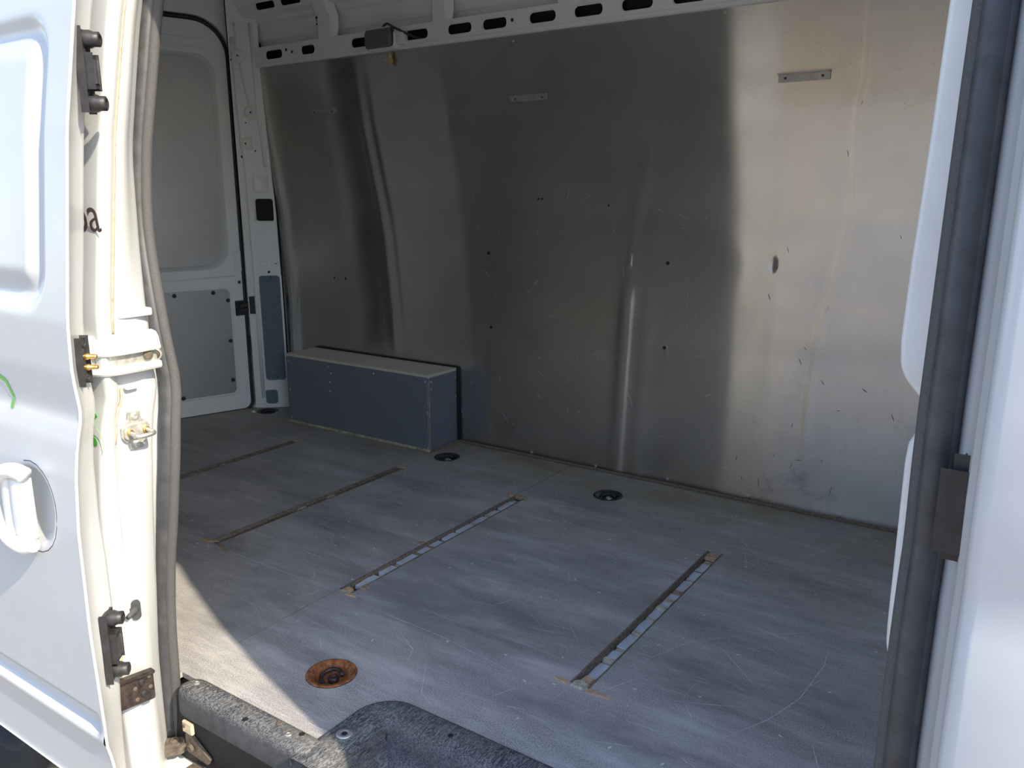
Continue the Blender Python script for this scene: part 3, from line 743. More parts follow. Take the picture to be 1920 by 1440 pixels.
trim('trim_3', [(.04, .77), (-.108, .745), (-.127, .727), (-.129, .70), (-.128, .50), (-.127, .468), (-.122, .446), (-.110, .436), (.04, .42)], .995, .05, 'white lower pillar trim beside the cargo floor')

# ================================================================== THINGS
# ---- beige block added behind the camera to warm the aluminium's reflection
M['render'] = simple('beige_render', (.60, .37, .20), .9, 0, .08, 2)
refl_block = tag(empty('reflection_block', (-3, -13, -.66)), 'beige block added out of view to warm the wall reflection', 'reflection helper')
def sbx(n_, lo, hi, m_, bv=0.0):
    o = box(n_, lo, hi, m_, None, bv, 1); o.parent = refl_block; o.matrix_parent_inverse = Matrix.Translation(-refl_block.location); return o
sbx('wall', (-24, -19, -.66), (18, -13, 3.9), 'render')
sbx('plinth', (-24, -13, -.66), (18, -12.94, -.2), 'sand')
sbx('roof', (-24.4, -19.4, 3.9), (18.4, -12.6, 4.1), 'dusty')
for i in range(7):
    x_ = -21 + i * 5.6
    sbx('roller_door', (x_, -13.0, -.66), (x_ + 2.6, -12.95, 2.2), 'sand')
    for j in range(9): sbx('door_slat', (x_, -12.95, -.60 + j * .31), (x_ + 2.6, -12.93, -.34 + j * .31), 'sand')

# ---- rubber seal round the sliding door opening
seal = tag(empty('opening_seal', (-1.46, .88, -.18)), 'grey rubber seal running round the sliding door opening', 'rubber seal')
zs = [-.17 + i * .03 for i in range(57)]
Lp = [Vector((interp(z, T_seal), prof(z) + .222, z)) for z in zs]
Lp = [sum((Lp[max(0, min(len(Lp) - 1, i + d))] for d in (-1, 0, 1)), Vector()) / 3 for i in range(len(Lp))]
top = [Vector((-1.44, prof(1.56) + .222, 1.56)), Vector((-1.38, prof(1.585) + .222, 1.585)), Vector((-.17, prof(1.585) + .222, 1.585)), Vector((-.11, prof(1.56) + .222, 1.56))]
Rp = [Vector((-.085, prof(z) + .222, z)) for z in reversed(zs)]
def rel(pts, o): return [p - o.location for p in pts]
path = Lp + top + Rp
tube('bulb', rel(path, seal), .0145, 'seal', seal, 12)
off = [p + Vector((.013 if i < len(Lp) else (-.013 if i >= len(Lp) + 4 else 0), .007, 0)) for i, p in enumerate(path)]
tube('edge_trim', rel(off, seal), .0105, 'seal_trim', seal, 10)
tube('lip', rel([p + Vector((-.012 if i < len(Lp) else (.010 if i >= len(Lp) + 4 else 0), -.002, 0)) for i, p in enumerate(path)], seal), .007, 'seal', seal, 8)

# ---- sliding door (open, slid back along the body side)
door_2 = struct(empty('door_2', (-1.9, .65, -.09)), 'white sliding door standing open along the body side')
def dd(x, z):
    """relief of the door skin, positive = inwards"""
    h = 0
    # groove round the pressed window field
    cx0, cx1, cz0, cz1, r = -2.45, -1.372, .822, 1.272, .06
    qx = max(cx0 + r - x, 0, x - (cx1 - r)); qz = max(cz0 + r - z, 0, z - (cz1 - r))
    ins = min(x - cx0, cx1 - x, z - cz0, cz1 - z)
    d = (math.hypot(qx, qz) - r) if (qx > 0 or qz > 0) else -min(ins, .3)
    if qx > 0 and qz <= 0: d = qx - r
    if qz > 0 and qx <= 0: d = qz - r
    # d<0 inside
    t = -d
    h += .013 * sstep(-.012, .016, t) * (1 - sstep(.020, .060, t)) 
    # moulding groove and ridge near the bottom (stops short of the front edge)
    e = 1 - sstep(-1.325, -1.308, x)
    h += .012 * e * sstep(.066, .074, z) * (1 - sstep(.104, .108, z))
    h -= .005 * math.exp(-((z - .060) / .010) ** 2)
    h += .004 * (1 - sstep(.0, .052, z))
    # handle cup
    q = math.hypot((x + 1.445) / .078, (z - .470) / .078)
    h += .020 * (1 - sstep(.62, 1.0, q))
    return h
DXS = []; x = -1.300
while x > -2.58:
    DXS.append(x); x -= .0045 if x > -1.78 else .05
DZS = [-.085 + i * .0075 for i in range(246)]
rows = [[Vector((x, prof(z) + dd(x, z), z)) - door_2.location for x in reversed(DXS)] for z in DZS]
grid('door_skin', rows, 'white', door_2, True)
T_in = [(-.1, -1.372), (0, -1.362), (.22, -1.325), (.38, -1.331), (.57, -1.352), (.7, -1.362), (.9, -1.357), (1.06, -1.357), (1.8, -1.35)]
rows = []
for z in DZS[::3]:
    xi = interp(z, T_in); p = prof(z) + dd(-1.30, z)
    rows.append([Vector(q) - door_2.location for q in ((-1.300, p, z), (-1.2975, p + .002, z), (-1.299, p + .005, z), (-1.304, p + .007, z), (-1.300 + (xi + 1.300) * .55, prof(z) + .034, z), (xi + .003, prof(z) + .055, z), (xi, prof(z) + .060, z), (xi - .01, prof(z) + .064, z), (-2.57, prof(z) + .064, z))])
grid('door_edge', rows, 'white', door_2, True)
rows = [[Vector((x, prof(z0) + a, z0)) - door_2.location for x in (-2.57, -1.8, -1.365, -1.30)] for a, z0 in ((.0, -.085), (.03, -.088), (.06, -.085))]
grid('door_bottom', rows, 'white', door_2, False)
# green ribbon lettering stroke on the door
gp = [(-1.575, .690), (-1.549, .687), (-1.528, .680), (-1.512, .653), (-1.517, .632)]
v = []; f = []
for i, (x, z) in enumerate(gp):
    a = Vector(gp[min(i + 1, 4)]) - Vector(gp[max(i - 1, 0)]); a.normalize(); nn = Vector((-a.y, a.x)) * .0042
    for s in (1, -1):
        q = (x + nn.x * s, z + nn.y * s); v.append(Vector((q[0], prof(q[1]) - .0012, q[1])) - door_2.location)
f = [(2 * i, 2 * i + 1, 2 * i + 3, 2 * i + 2) for i in range(4)]
from_py('green_marking', v, f, 'green', door_2)
# handle: C-shaped frame and grip slab
hd = empty('door_handle', Vector((-1.46, .64, .47)) - door_2.location); hd.parent = door_2
def hloc(x, y, z): return Vector((x, y, z)) - Vector((-1.46, .64, .47))
cp = catmull([(-1.425, .628, .535), (-1.452, .620, .541), (-1.486, .614, .530), (-1.510, .612, .500), (-1.517, .612, .470), (-1.508, .612, .436), (-1.482, .614, .412), (-1.452, .620, .402), (-1.428, .628, .408)], 5)
n = len(cp); tube('handle_frame', [hloc(*p) for p in cp], [.0095 + .0045 * abs(math.cos(PI * i / (n - 1))) for i in range(n)], 'plastic_white', hd, 12, True, True)
rows = []
for j in range(13):
    z = .414 + .112 * j / 12; b = 1 - .5 * ((j - 6) / 6) ** 2
    rows.append([hloc(x, y, z) for x, y in ((-1.503, .640), (-1.498, .624), (-1.488, .6175 - .004 * b), (-1.474, .6185 - .004 * b), (-1.468, .6225 - .003 * b), (-1.460, .6195 - .004 * b), (-1.437, .6185 - .003 * b), (-1.432, .622), (-1.431, .640))])
grid('grip', rows, 'plastic_white', hd, True, .002)
tube('cup_line', [hloc(x, prof(z) + .001, z) for x, z in [(-1.445 + .082 * math.cos(a * PI / 12), .470 + .082 * math.sin(a * PI / 12)) for a in range(-7, 8)]], .0014, 'black_plastic', hd, 6)

# hardware on the front edge of the sliding door
def guide_block(name, label, x, y, z0, z1, group):
    t = tag(empty(name, (x, y, (z0 + z1) / 2)), label, 'door guide', group)
    nrm = Vector((.74, .67, 0)); fr = Fr((x, y, 0), (-.67, .74, 0), (0, 0, 1))
    if fr.n.dot(Vector((1, 0, 0))) < 0: fr = Fr((x, y, 0), (.67, -.74, 0), (0, 0, 1))
    m = (z0 + z1) / 2; h = (z1 - z0) / 2
    lbox('base_plate', fr, -.017, .017, z0, z1, 0, .006, 'black_plastic', t, .003)
    lbox('housing', fr, -.012, .016, m - h * .42, m + h * .38, .005, .018, 'black_plastic', t, .003)
    lbox('latch_window', fr, -.004, .010, m - h * .30, m + h * .26, .0165, .020, 'seal', t, .001)
    for zz in (z0 + .013, z1 - .013):
        b = lathe('buffer', [(.014, 0), (.014, .010), (.0115, .016), (.0115, .024), (.007, .026), (.006, .022), (0, .022)], fr.p(.006, zz, .004) - t.location, 'black_plastic', t, fr.n, 16)
    return t
guide_block('door_guide', 'black two-knob guide block high on the edge of the open door', -1.326, prof(1.19) + .036, 1.129, 1.251, 'guide blocks on the sliding door edge')
guide_block('door_guide', 'black two-knob guide block low on the edge of the open door', -1.315, prof(.23) + .036, .164, .290, 'guide blocks on the sliding door edge')
cpt = tag(empty('contact_plate', (-1.326, prof(.73) + .032, .733)), 'black contact plate with two brass pins on the open door edge', 'contact plate')
fr = Fr((-1.326, prof(.73) + .032, 0), (-.67, .74, 0), (0, 0, 1))
if fr.n.x < 0: fr = Fr(fr.o, -fr.u, (0, 0, 1))
lbox('plate', fr, -.016, .016, .697, .770, 0, .006, 'black_plastic', cpt, .004)
for zz in (.705, .762): screw(cpt, fr.p(0, zz, .006), fr.n, .007, .003, 'black')
for zz in (.722, .740): lathe('pin', [(.0055, 0), (.0055, .006), (.004, .008), (.004, .017), (.003, .020), (0, .0205)], fr.p(.004, zz, .005) - cpt.location, 'brass', cpt, fr.n, 12)

# ---- slide rail on the body side
rail = tag(empty('slide_rail', (-1.39, .80, .72)), 'white slide rail crossing the rear jamb of the door opening', 'slide rail')
rp = [(-3.2, skin(.72) - .002), (-1.55, skin(.72) - .002), (-1.43, skin(.72) - .001), (-1.39, skin(.72) + .005), (-1.374, skin(.72) + .022), (-1.372, skin(.72) + .06), (-1.376, skin(.72) + .108)]
rp = [(p.x, p.y) for p in catmull([(a, b, 0) for a, b in rp], 6)]
def sweep(name, prfl, mat, closed=True):
    loops = []
    for i, (x, y) in enumerate(rp):
        t = Vector((rp[min(i + 1, len(rp) - 1)][0] - rp[max(i - 1, 0)][0], rp[min(i + 1, len(rp) - 1)][1] - rp[max(i - 1, 0)][1])).normalized()
        nn = Vector((t.y, -t.x))                        # outward of the body
        loops.append([Vector((x + nn.x * a, y + nn.y * a, z)) - rail.location for a, z in prfl])
    return ring_loft(name, loops, mat, rail, False, closed, True)
sweep('upper_flange', [(-.006, .727), (.014, .725), (.016, .728), (.012, .748), (.006, .757), (-.006, .760)], 'white_dirty')
sweep('channel_back', [(-.008, .700), (.002, .700), (.002, .730), (-.008, .730)], 'galv')
sweep('lower_flange', [(-.006, .690), (.012, .690), (.015, .694), (.014, .702), (.009, .704), (-.006, .703)], 'white_dirty')
lathe('rail_bolt', [(.009, 0), (.009, .004), (.006, .006), (0, .006)], Vector((-1.371, skin(.72) + .088, .716)) - rail.location, 'dusty', rail, (1, -.1, 0), 12)
sc_ = tag(empty('jamb_screw', (-1.392, .868, .710)), 'recessed steel screw beside the rubber seal', 'screw')
lathe('washer', [(.0125, -.002), (.0125, .004), (.010, .006), (.008, .004), (.008, .002)], (0, 0, 0), 'galv', sc_, (.8, -.6, 0), 16)
lathe('head', [(.0075, .002), (.0075, .005), (.004, .006), (.0035, .003), (0, .003)], (0, 0, 0), 'dusty', sc_, (.8, -.6, 0), 12)

# ---- striker plate
st = tag(empty('striker_plate', (-1.379, .808, .578)), 'zinc striker plate with a catch bar on the rear jamb', 'striker plate')
fs = Fr((-1.386, .808, .578), (.05, 1, 0), (0, 0, 1))
outl = [(-.010, .036), (.010, .036), (.012, .022), (.022, .014), (.026, .006), (.026, -.010), (.020, -.018), (.012, -.022), (.012, -.033), (-.012, -.033), (-.012, -.022), (-.022, -.016), (-.026, -.008), (-.026, .008), (-.020, .016), (-.012, .022)]
def pl(name, outline, fr, th, mat, parent):
    o = plate(name, fr, outline[::-1] if sum(outline[i][0] * outline[(i + 1) % len(outline)][1] - outline[(i + 1) % len(outline)][0] * outline[i][1] for i in range(len(outline))) < 0 else outline, [], th, mat)
    o.parent = parent; shift(o, parent); return o
pl('base', outl, Fr(fs.p(0, 0, .006), fs.u, fs.v), .006, 'galv', st)
pl('raised_centre', rrect(-.024, .024, -.013, .013, .008, 4), Fr(fs.p(0, 0, .011), fs.u, fs.v), .006, 'galv', st)
for b in (.028, -.025): screw(st, fs.p(0, b, .006), fs.n, .0075, .004, 'galv')
bar = catmull([fs.p(-.014, 0, .010), fs.p(-.014, -.002, .030), fs.p(-.008, -.004, .036), fs.p(.012, -.003, .037), fs.p(.019, -.002, .032), fs.p(.016, .001, .010)], 5)
tube('catch_bar', rel(bar, st), .0042, 'steel', st, 10)
for a in (-.014, .016): lathe('collar', [(.0065, .0), (.0065, .004), (.0045, .006), (.004, .004)], fs.p(a, 0, .010) - st.location, 'brass', st, fs.n, 12)

# ---- door stop pin lower on the jamb
pn = tag(empty('stop_pin', (-1.385, .775, .229)), 'small grey stop pin on an oval base low on the jamb', 'pin')
fq = Fr((-1.392, .776, .229), (.25, .97, 0), (0, 0, 1))
pl('oval_base', rrect(-.008, .008, -.020, .020, .0078, 6), Fr(fq.p(0, 0, .004), fq.u, fq.v), .006, 'seal', pn)
lathe('pin', [(.008, .003), (.008, .010), (.006, .012), (.006, .020), (.0045, .022), (.0045, .032), (0, .033)], fq.p(0, .002, 0) - pn.location, 'seal', pn, Vector((.55, -.83, -.05)), 12)

# ---- dark hinge plate at the foot of the jamb
hp = tag(empty('bracket_plate', (-1.372, .750, .078)), 'dark brown steel bracket plate with bolts at foot of the jamb', 'bracket')
fh = Fr((-1.378, .750, .078), (.06, 1, -.1), (0, 0, 1))
M['bracket'] = simple('dark_brown_steel', (.055, .042, .038), .4, .3, .5, 90, .2)
pl('plate', rrect(-.036, .034, -.031, .031, .005, 4), Fr(fh.p(0, 0, .006), fh.u, fh.v), .006, 'bracket', hp)
pl('folded_edge', rrect(-.040, .034, .026, .034, .003, 3), Fr(fh.p(0, 0, .014), fh.u, fh.v), .012, 'bracket', hp)
for a, b in ((.010, .013), (.012, -.012)): screw(hp, fh.p(a, b, .006), fh.n, .0075, .005, 'black', 'bolt')
for a, b in ((.025, .020), (.026, -.003), (-.004, .004), (-.002, -.020)): screw(hp, fh.p(a, b, .006), fh.n, .0045, .003, 'dusty', 'rivet')
v = [fh.p(-.043 + .012 * math.sin(i), .034 + i * .006, .006 + .002 * (i % 2)) for i in range(6)]
rust = tag(tube('rust_flake', [(-1.384, .722, .112), (-1.380, .727, .125), (-1.381, .724, .140), (-1.384, .729, .152), (-1.387, .722, .160)], [.004, .007, .006, .007, .002], 'foam', None, 8), 'orange rusty sealant blob above the bracket plate', 'sealant')

# ---- lower roller arm
arm = tag(empty('roller_arm', (-1.47, .83, -.16)), 'dusty steel roller arm under the open sliding door', 'arm')
fa = Fr((-1.55, .775, -.168), (.80, .60, .12), (-.60, .80, 0))
pl('arm_bar', [(-.12, -.028), (.10, -.026), (.155, -.020), (.170, .0), (.155, .018), (.09, .022), (-.12, .026)], Fr(fa.p(0, 0, .020), fa.u, fa.v), .016, 'dusty', arm)
pl('arm_rib', [(.075, -.014), (.150, -.013), (.162, .0), (.150, .011), (.075, .012)], Fr(fa.p(0, 0, .025), fa.u, fa.v), .007, 'dusty', arm)
for a in (.098, .138): screw(arm, fa.p(a, 0, .025), fa.n, .011, .005, 'dusty', 'bolt')
br = tag(empty('track_bracket', (-1.385, .868, -.12)), 'rusty triangular bracket with bolt beside the roller arm', 'bracket')
pl('bracket_plate', [(-1.415, -.145), (-1.345, -.150), (-1.335, -.135), (-1.405, -.095), (-1.415, -.105)], Fr((0, .864, 0), (1, 0, 0), (0, 0, 1)), .006, 'dusty', br)
screw(br, (-1.392, .861, -.126), (0, -1, 0), .009, .006, 'dusty', 'bolt')
tg = tag(empty('track_clip', (-1.382, .850, -.065)), 'small pale metal clip below the end of the sill cover', 'clip')
o = box('clip_body', (-.012, -.004, -.014), (.020, .004, .012), 'sealant', tg, .002, 1); 
screw(tg, (-1.386, .8455, -.063), (0, -1, 0), .004, .002, 'dusty')

# ---- black plastic sill cover
sill = tag(empty('sill_cover', (-1.25, .88, -.04)), 'scuffed black plastic sill cover along the sunny floor edge', 'sill cover')
prfl = [(.850, -.045), (.851, -.006), (.856, .006), (.866, .011), (.895, .010), (.908, .006), (.912, .0), (.912, -.03)]
loops = []
for i, x in enumerate((-1.420, -1.4195, -1.414, -1.404, -1.390, -1.30, -1.20, -1.12, -1.075, -1.040)):
    k = (.62, .66, .80, .93, 1, 1, 1, 1, 1, 1)[i]
    loops.append([Vector((x, .882 + (y - .882) * k, z if z < 0 else z * k)) - sill.location for y, z in prfl])
ring_loft('cover', loops, 'scuffed', sill, True, False, True)
for (x, y, m_) in ((-1.392, .888, 'steel'), (-1.145, .895, 'dusty'), (-1.105, .882, 'steel')): screw(sill, (x, y, .0105), (0, 0, 1), .007, .0025, m_)
for (x, y) in ((-1.085, .897), (-1.21, .866)): 
    o = bpy.data.objects.new('screw_hole', DOT); COL.objects.link(o); o.parent = sill; o.location = Vector((x, y, .0108)) - sill.location; o.scale = (.006, .006, .0006)

# ---- moulded entry step
step = tag(empty('entry_step', (-.55, .95, -.06)), 'moulded black plastic entry step let into the floor edge', 'step')
R = .075
pth = [(-1.052, y) for y in (.842, .855, .875, .90, .95, .99)] + [(-1.052 + R - R * math.cos(a * PI / 20), 1.010 + R * math.sin(a * PI / 20)) for a in range(11)] + [(x, 1.085) for x in (-.93, -.85, -.75, -.60, -.4, -.2, .0)]
prf2 = [(-.004, -.010), (-.005, .002), (-.003, .006), (.003, .0075), (.030, .0085), (.050, .006), (.060, .001), (.068, -.010), (.076, -.030), (.088, -.052), (.105, -.062), (.125, -.064)]
loops = []
for i, (x, y) in enumerate(pth):
    t = Vector((pth[min(i + 1, len(pth) - 1)][0] - pth[max(i - 1, 0)][0], pth[min(i + 1, len(pth) - 1)][1] - pth[max(i - 1, 0)][1])).normalized()
    nn = Vector((t.y, -t.x))
    loops.append([Vector((x + nn.x * a, y + nn.y * a, z)) - step.location for a, z in prf2])
ring_loft('rim', loops, 'scuffed', step, True, False)
o = plate('tread', Fr((0, 0, -.064), (1, 0, 0), (0, 1, 0)), [(-.96, .845), (0, .845), (0, .985), (-.93, .985), (-.96, .96)], [], .01, 'scuffed'); o.parent = step; shift(o, step)
for i in range(6):
    for j in range(2):
        lathe('stud', [(.011, 0), (.011, .003), (.008, .005), (0, .005)], Vector((-.86 + i * .034, .905 - j * .034, -.064)) - step.location, 'scuffed', step, (0, 0, 1), 12)
o = box('front_lip', (-.985, .838, -.085), (0, .848, -.056), 'scuffed', None, .003, 2); o.parent = step; shift(o, step)
lathe('screw_cup', [(.016, 0), (.016, .0016), (.006, .0012), (.005, -.002)], Vector((-1.022, .945, .0078)) - step.location, 'alu_tab', step, (0, 0, 1), 18)
for p in ((-1.022, .945), (-.852, 1.052), (-.55, 1.055)):
    o = bpy.data.objects.new('screw_hole', DOT); COL.objects.link(o); o.parent = step; o.location = Vector((p[0], p[1], .0092)) - step.location; o.scale = (.0055, .0055, .0008)

# ---- black guide on the front jamb
gd = tag(empty('pillar_guide', (-.06, .850, .71)), 'black plastic door guide on the front jamb at right', 'door guide')
fg = Fr((-.052, .86, 0), (.05, 1, 0), (0, 0, 1))
if fg.n.x > 0: fg = Fr(fg.o, -fg.u, (0, 0, 1))
lbox('block', fg, -.026, .026, .672, .742, 0, .016, 'black_plastic', gd, .007)
lbox('upper_lug', fg, -.022, .018, .728, .757, -.004, .008, 'black_plastic', gd, .006)
lbox('lower_lug', fg, -.024, .018, .660, .680, 0, .012, 'black_plastic', gd, .004)
for zz in (.718, .693): lbox('socket', fg, -.018, .012, zz - .009, zz + .009, .0155, .0165, 'black', gd, .0)

# ---- boxed wheel arch
arch = tag(empty('wheel_arch_box', (-2.43, 2.49, 0)), 'slate board box covering the wheel arch at the far wall', 'wheel arch box')
X0, X1, Y0, H = -2.842, -2.015, 2.398, .306
def ab(n_, lo, hi, m_, bev=.0015): 
    o = box(n_, lo, hi, m_, None, bev, 1); o.parent = arch; shift(o, arch); return o
fp_ = ab('front_panel', (X0, Y0, .004), (X1 - .010, Y0 + .010, H - .006), 'box')
ab('side_panel', (X1 - .010, Y0 + .001, .004), (X1, 2.578, H - .004), 'box')
ab('rear_panel', (X0, Y0 + .010, .004), (X0 + .010, 2.578, H - .004), 'box')
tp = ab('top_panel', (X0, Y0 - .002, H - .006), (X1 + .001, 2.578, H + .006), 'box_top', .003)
M['edge_line'] = simple('pale_board_edge', (.34, .31, .25), .7, 0, .3, 60)
ab('corner_edge', (X1 - .0105, Y0 - .0012, .004), (X1 - .0075, Y0 + .001, H - .006), 'edge_line', 0)
ab('corner_edge', (X1 - .0035, Y0 - .0005, .004), (X1 + .0004, Y0 + .002, H - .006), 'edge_line', 0)
ab('foot_strip', (X0, Y0 - .010, .0), (X1 - .002, Y0, .010), 'seam_dust', .002)
ab('foot_strip', (X1, Y0, .0), (X1 + .010, 2.58, .008), 'wood_edge', .002)
ab('wall_joint', (X0, 2.574, H + .006), (X1 + .004, 2.582, H + .012), 'black', .001)
ab('wall_joint', (X1, 2.570, .004), (X1 + .008, 2.580, H + .008), 'black', .001)
for (x, z) in ((-2.825, .28), (-2.825, .15), (-2.825, .02), (-2.575, .282), (-2.56, .255), (-2.57, .215), (-2.57, .175), (-2.31, .284), (-2.034, .285), (-2.027, .16), (-2.027, .014)): screw(arch, (x, Y0, z), (0, -1, 0), .0042, .002, 'steel')
for (y, z) in ((2.41, .285), (2.41, .255), (2.565, .275), (2.565, .195)): screw(arch, (X1, y, z), (1, 0, 0), .0042, .002, 'steel')

# ---- tie-down rings
def tie_down(x, y, R_, dish, ring, bolt, label):
    t = tag(empty('tie_down_ring', (x, y, 0)), label, 'tie-down ring', 'tie-down rings let into the floor')
    lathe('dish', [(R_, .0008), (R_ - .001, .0028), (R_ - .004, .0030), (R_ - .016, -.002), (R_ - .019, -.009), (R_ - .021, -.017), (.010, -.018), (0, -.018)], (0, 0, 0), dish, t, (0, 0, 1), 32)
    a0 = random.uniform(.2, .9)
    pts = [Vector((.024 * math.cos(a), .021 * math.sin(a), -.008 + .006 * math.sin(a))) for a in [i * PI * 1.5 / 16 + a0 for i in range(17)]]
    tube('ring', pts, .0045, ring, t, 8)
    lathe('bolt', [(.012, -.017), (.012, -.010), (.010, -.008), (.006, -.007), (.005, -.010), (0, -.010)], (.002, .003, 0), bolt, t, (0, 0, 1), 14)
    return t
tie_down(*RINGS[0], .050, 'black_plastic', 'black_plastic', 'black_plastic', 'black tie-down ring in the floor by the rear corner post')
tie_down(*RINGS[1], .050, 'black_plastic', 'black_rubber', 'steel', 'black tie-down ring in the floor beside the wheel arch box')
tie_down(*RINGS[2], .050, 'black_plastic', 'black_rubber', 'steel', 'black tie-down ring in front of the aluminium wall, clear of the box')
tie_down(*RINGS[3], .054, 'rust', 'bracket', 'bracket', 'rusty orange tie-down ring nearest the entry step')

# ---- slots cut through the boards
def jag(n_, lo, hi): return [random.uniform(lo, hi) for _ in range(n_)]
def shard(name, parent, pts, z0, z1, mat):
    """flat splinter lying on the board; pts in world xy"""
    k = len(pts); cx = sum(p[0] for p in pts) / k; cy = sum(p[1] for p in pts) / k
    v = [Vector((x, y, z0)) - parent.location for x, y in pts] + [Vector((cx + (x - cx) * .75, cy + (y - cy) * .75, z1 + random.uniform(-.0008, .0008))) - parent.location for x, y in pts]
    f = [tuple(range(k, 2 * k)), tuple(reversed(range(k)))] + [(i, (i + 1) % k, (i + 1) % k + k, i + k) for i in range(k)]
    return from_py(name, v, f, mat, parent)
def slot(s, label, lit):
    x0, x1, y0, y1 = s
    t = tag(empty('floor_slot', ((x0 + x1) / 2, (y0 + y1) / 2, -.02)), label, 'floor slot', 'seat rail slots cut in the floor')
    # torn ply edges on both sides: strips with a ragged lower/inner line
    for side, (xa, sg) in enumerate(((x0, 1), (x1, -1))):
        n_ = 44; loops = []
        for i in range(n_ + 1):
            y = y0 + (y1 - y0) * i / n_
            d = (.004 if side == 0 else .0025) + random.uniform(0, .0035); dz = random.uniform(-.003, .001)
            loops.append([Vector((xa - sg * .002, y, .0012 + dz * .3)) - t.location, Vector((xa + sg * d * .5, y, .0008)) - t.location, Vector((xa + sg * d, y, -.007 + dz)) - t.location, Vector((xa + sg * d * .8, y, -.020 + dz)) - t.location, Vector((xa - sg * .002, y, -.022)) - t.location])
        ring_loft('torn_edge', loops, 'wood_edge', t, False, True, True)
    o = box('channel_bottom', (x0 - .004, y0, -.034), (x1 + .004, y1, -.030), 'black', None); o.parent = t; shift(o, t)
    if lit:
        y = y0 + .05
        while y < y1 - .05:
            L = random.uniform(.038, .075)
            o = box('painted_sheet', (x0 + .004, y, -.020), (x1 - .001, min(y + L, y1 - .02), -.0145 if lit == 2 else -.0075), 'blue_paint', None, .001, 1); o.parent = t; shift(o, t)
            y += L + random.uniform(.006, .02)
            q = random.random()
            a = [(x0 + .004, y - .012), (x1 + random.uniform(-.006, .001), y - .018 + random.uniform(-.006, .006)), (x1 - .001, y + random.uniform(0, .008)), ((x0 + x1) / 2, y + random.uniform(-.004, .004)), (x0 + .005, y + .002)]
            shard('sealant_scrap', t, a, -.020, -.012 + random.uniform(-.004, .006), 'tape' if q < .6 else 'wood')
    else:
        y = y0 + .03
        while y < y1 - .04:                              # scalloped underlay
            o = lathe('underlay_scallop', [(.019, -.028), (.017, -.020), (.009, -.017), (0, -.016)], Vector((x0 + .012, y, 0)) - t.location, 'wood_edge', t, (0, 0, 1), 10); y += random.uniform(.04, .055)
        for q in (.42, .58):
            yy = y0 + (y1 - y0) * q
            shard('sealant_scrap', t, [(x0 + .004, yy - .02), (x1 - .002, yy - .012), (x1 - .001, yy + .012), (x0 + .008, yy + .018)], -.016, -.004, 'tape')
    # splintered ends
    if lit == 2:
        shard('splinter', t, [(x0 - .045, y0 - .004), (x0 - .002, y0 - .014), (x0 + .002, y0 - .004), (x0 - .02, y0 + .006)], .0004, .0030, 'splinter')
        shard('splinter', t, [(x1 - .004, y0 - .016), (x1 + .055, y0 - .010), (x1 + .058, y0 - .003), (x1, y0 + .004)], .0004, .0026, 'splinter')
        shard('splinter', t, [(x0 + .002, y0 - .012), (x1 - .006, y0 - .014), (x1 - .002, y0 + .014), (x0 + .014, y0 + .02), (x0 + .003, y0 + .006)], -.004, .004, 'tape')
        shard('splinter', t, [(x0 + .006, y0 + .02), (x1 - .008, y0 + .014), (x1 - .004, y0 + .045), (x0 + .01, y0 + .05)], -.012, -.003, 'splinter')
        for i in range(5):
            yy = y1 - .004 - i * .007; shard('splinter', t, [(x0 + .001, yy - .006), (x1 - random.uniform(0, .01), yy - .008), (x1 + .001, yy), (x0 + .004, yy + .003)], -.012, -.002 + random.uniform(-.003, .003), 'wood' if i % 2 else 'splinter')
    elif lit == 1:
        shard('splinter', t, [(x0 + .006, y0 - .006), (x0 + .030, y0 - .002), (x0 + .032, y0 + .022), (x0 + .010, y0 + .024)], -.010, .002, 'foam')
        shard('splinter', t, [(x1 - .010, y0 - .016), (x1 + .030, y0 - .012), (x1 + .004, y0 + .002)], .0004, .0025, 'splinter')
        shard('splinter', t, [(x1 - .004, y0 + .030), (x1 + .016, y0 + .030), (x1 + .018, y0 + .050), (x1 - .002, y0 + .055)], .0002, .004, 'wood')
        shard('splinter', t, [(x0 - .004, y1 - .004), (x0 - .034, y1 + .016), (x0 - .040, y1 + .008), (x0 - .012, y1 - .016)], .0004, .004, 'splinter')
        shard('splinter', t, [(x0 + .002, y1 - .006), (x1 - .002, y1 - .008), (x1 + .012, y1 + .004), (x0 + .006, y1 + .014)], -.004, .005, 'wood')
        shard('splinter', t, [(x0 - .022, 1.70), (x0 - .002, 1.695), (x0 + .001, 1.715), (x0 - .018, 1.715)], .0004, .003, 'wood')
    else:
        shard('splinter', t, [(x0 - .030, y0 - .010), (x0 + .002, y0 - .012), (x1 - .004, y0 + .012), (x0 - .002, y0 + .010), (x0 - .026, y0 + .006)], .0004, .004, 'wood')
        shard('splinter', t, [(x0 + .004, y1 - .010), (x1 + .010, y1 + .006), (x0 + .006, y1 + .012)], .0004, .003, 'splinter')
        if s is SLOTS[1]: shard('splinter', t, [(x1 + .004, y0 - .006), (x1 + .072, y0 - .022), (x1 + .076, y0 - .012), (x1 + .006, y0 + .006)], .0003, .0022, 'wood')
    return t
slot(SLOTS[0], 'dark ragged floor slot nearest the rear doors', 0)
slot(SLOTS[1], 'dark ragged floor slot second from the rear doors', 0)
slot(SLOTS[2], 'narrow floor slot with blue glints and an orange foam lump at its near end', 1)
slot(SLOTS[3], 'widest floor slot with blue glints, nearest the front pillar', 2)

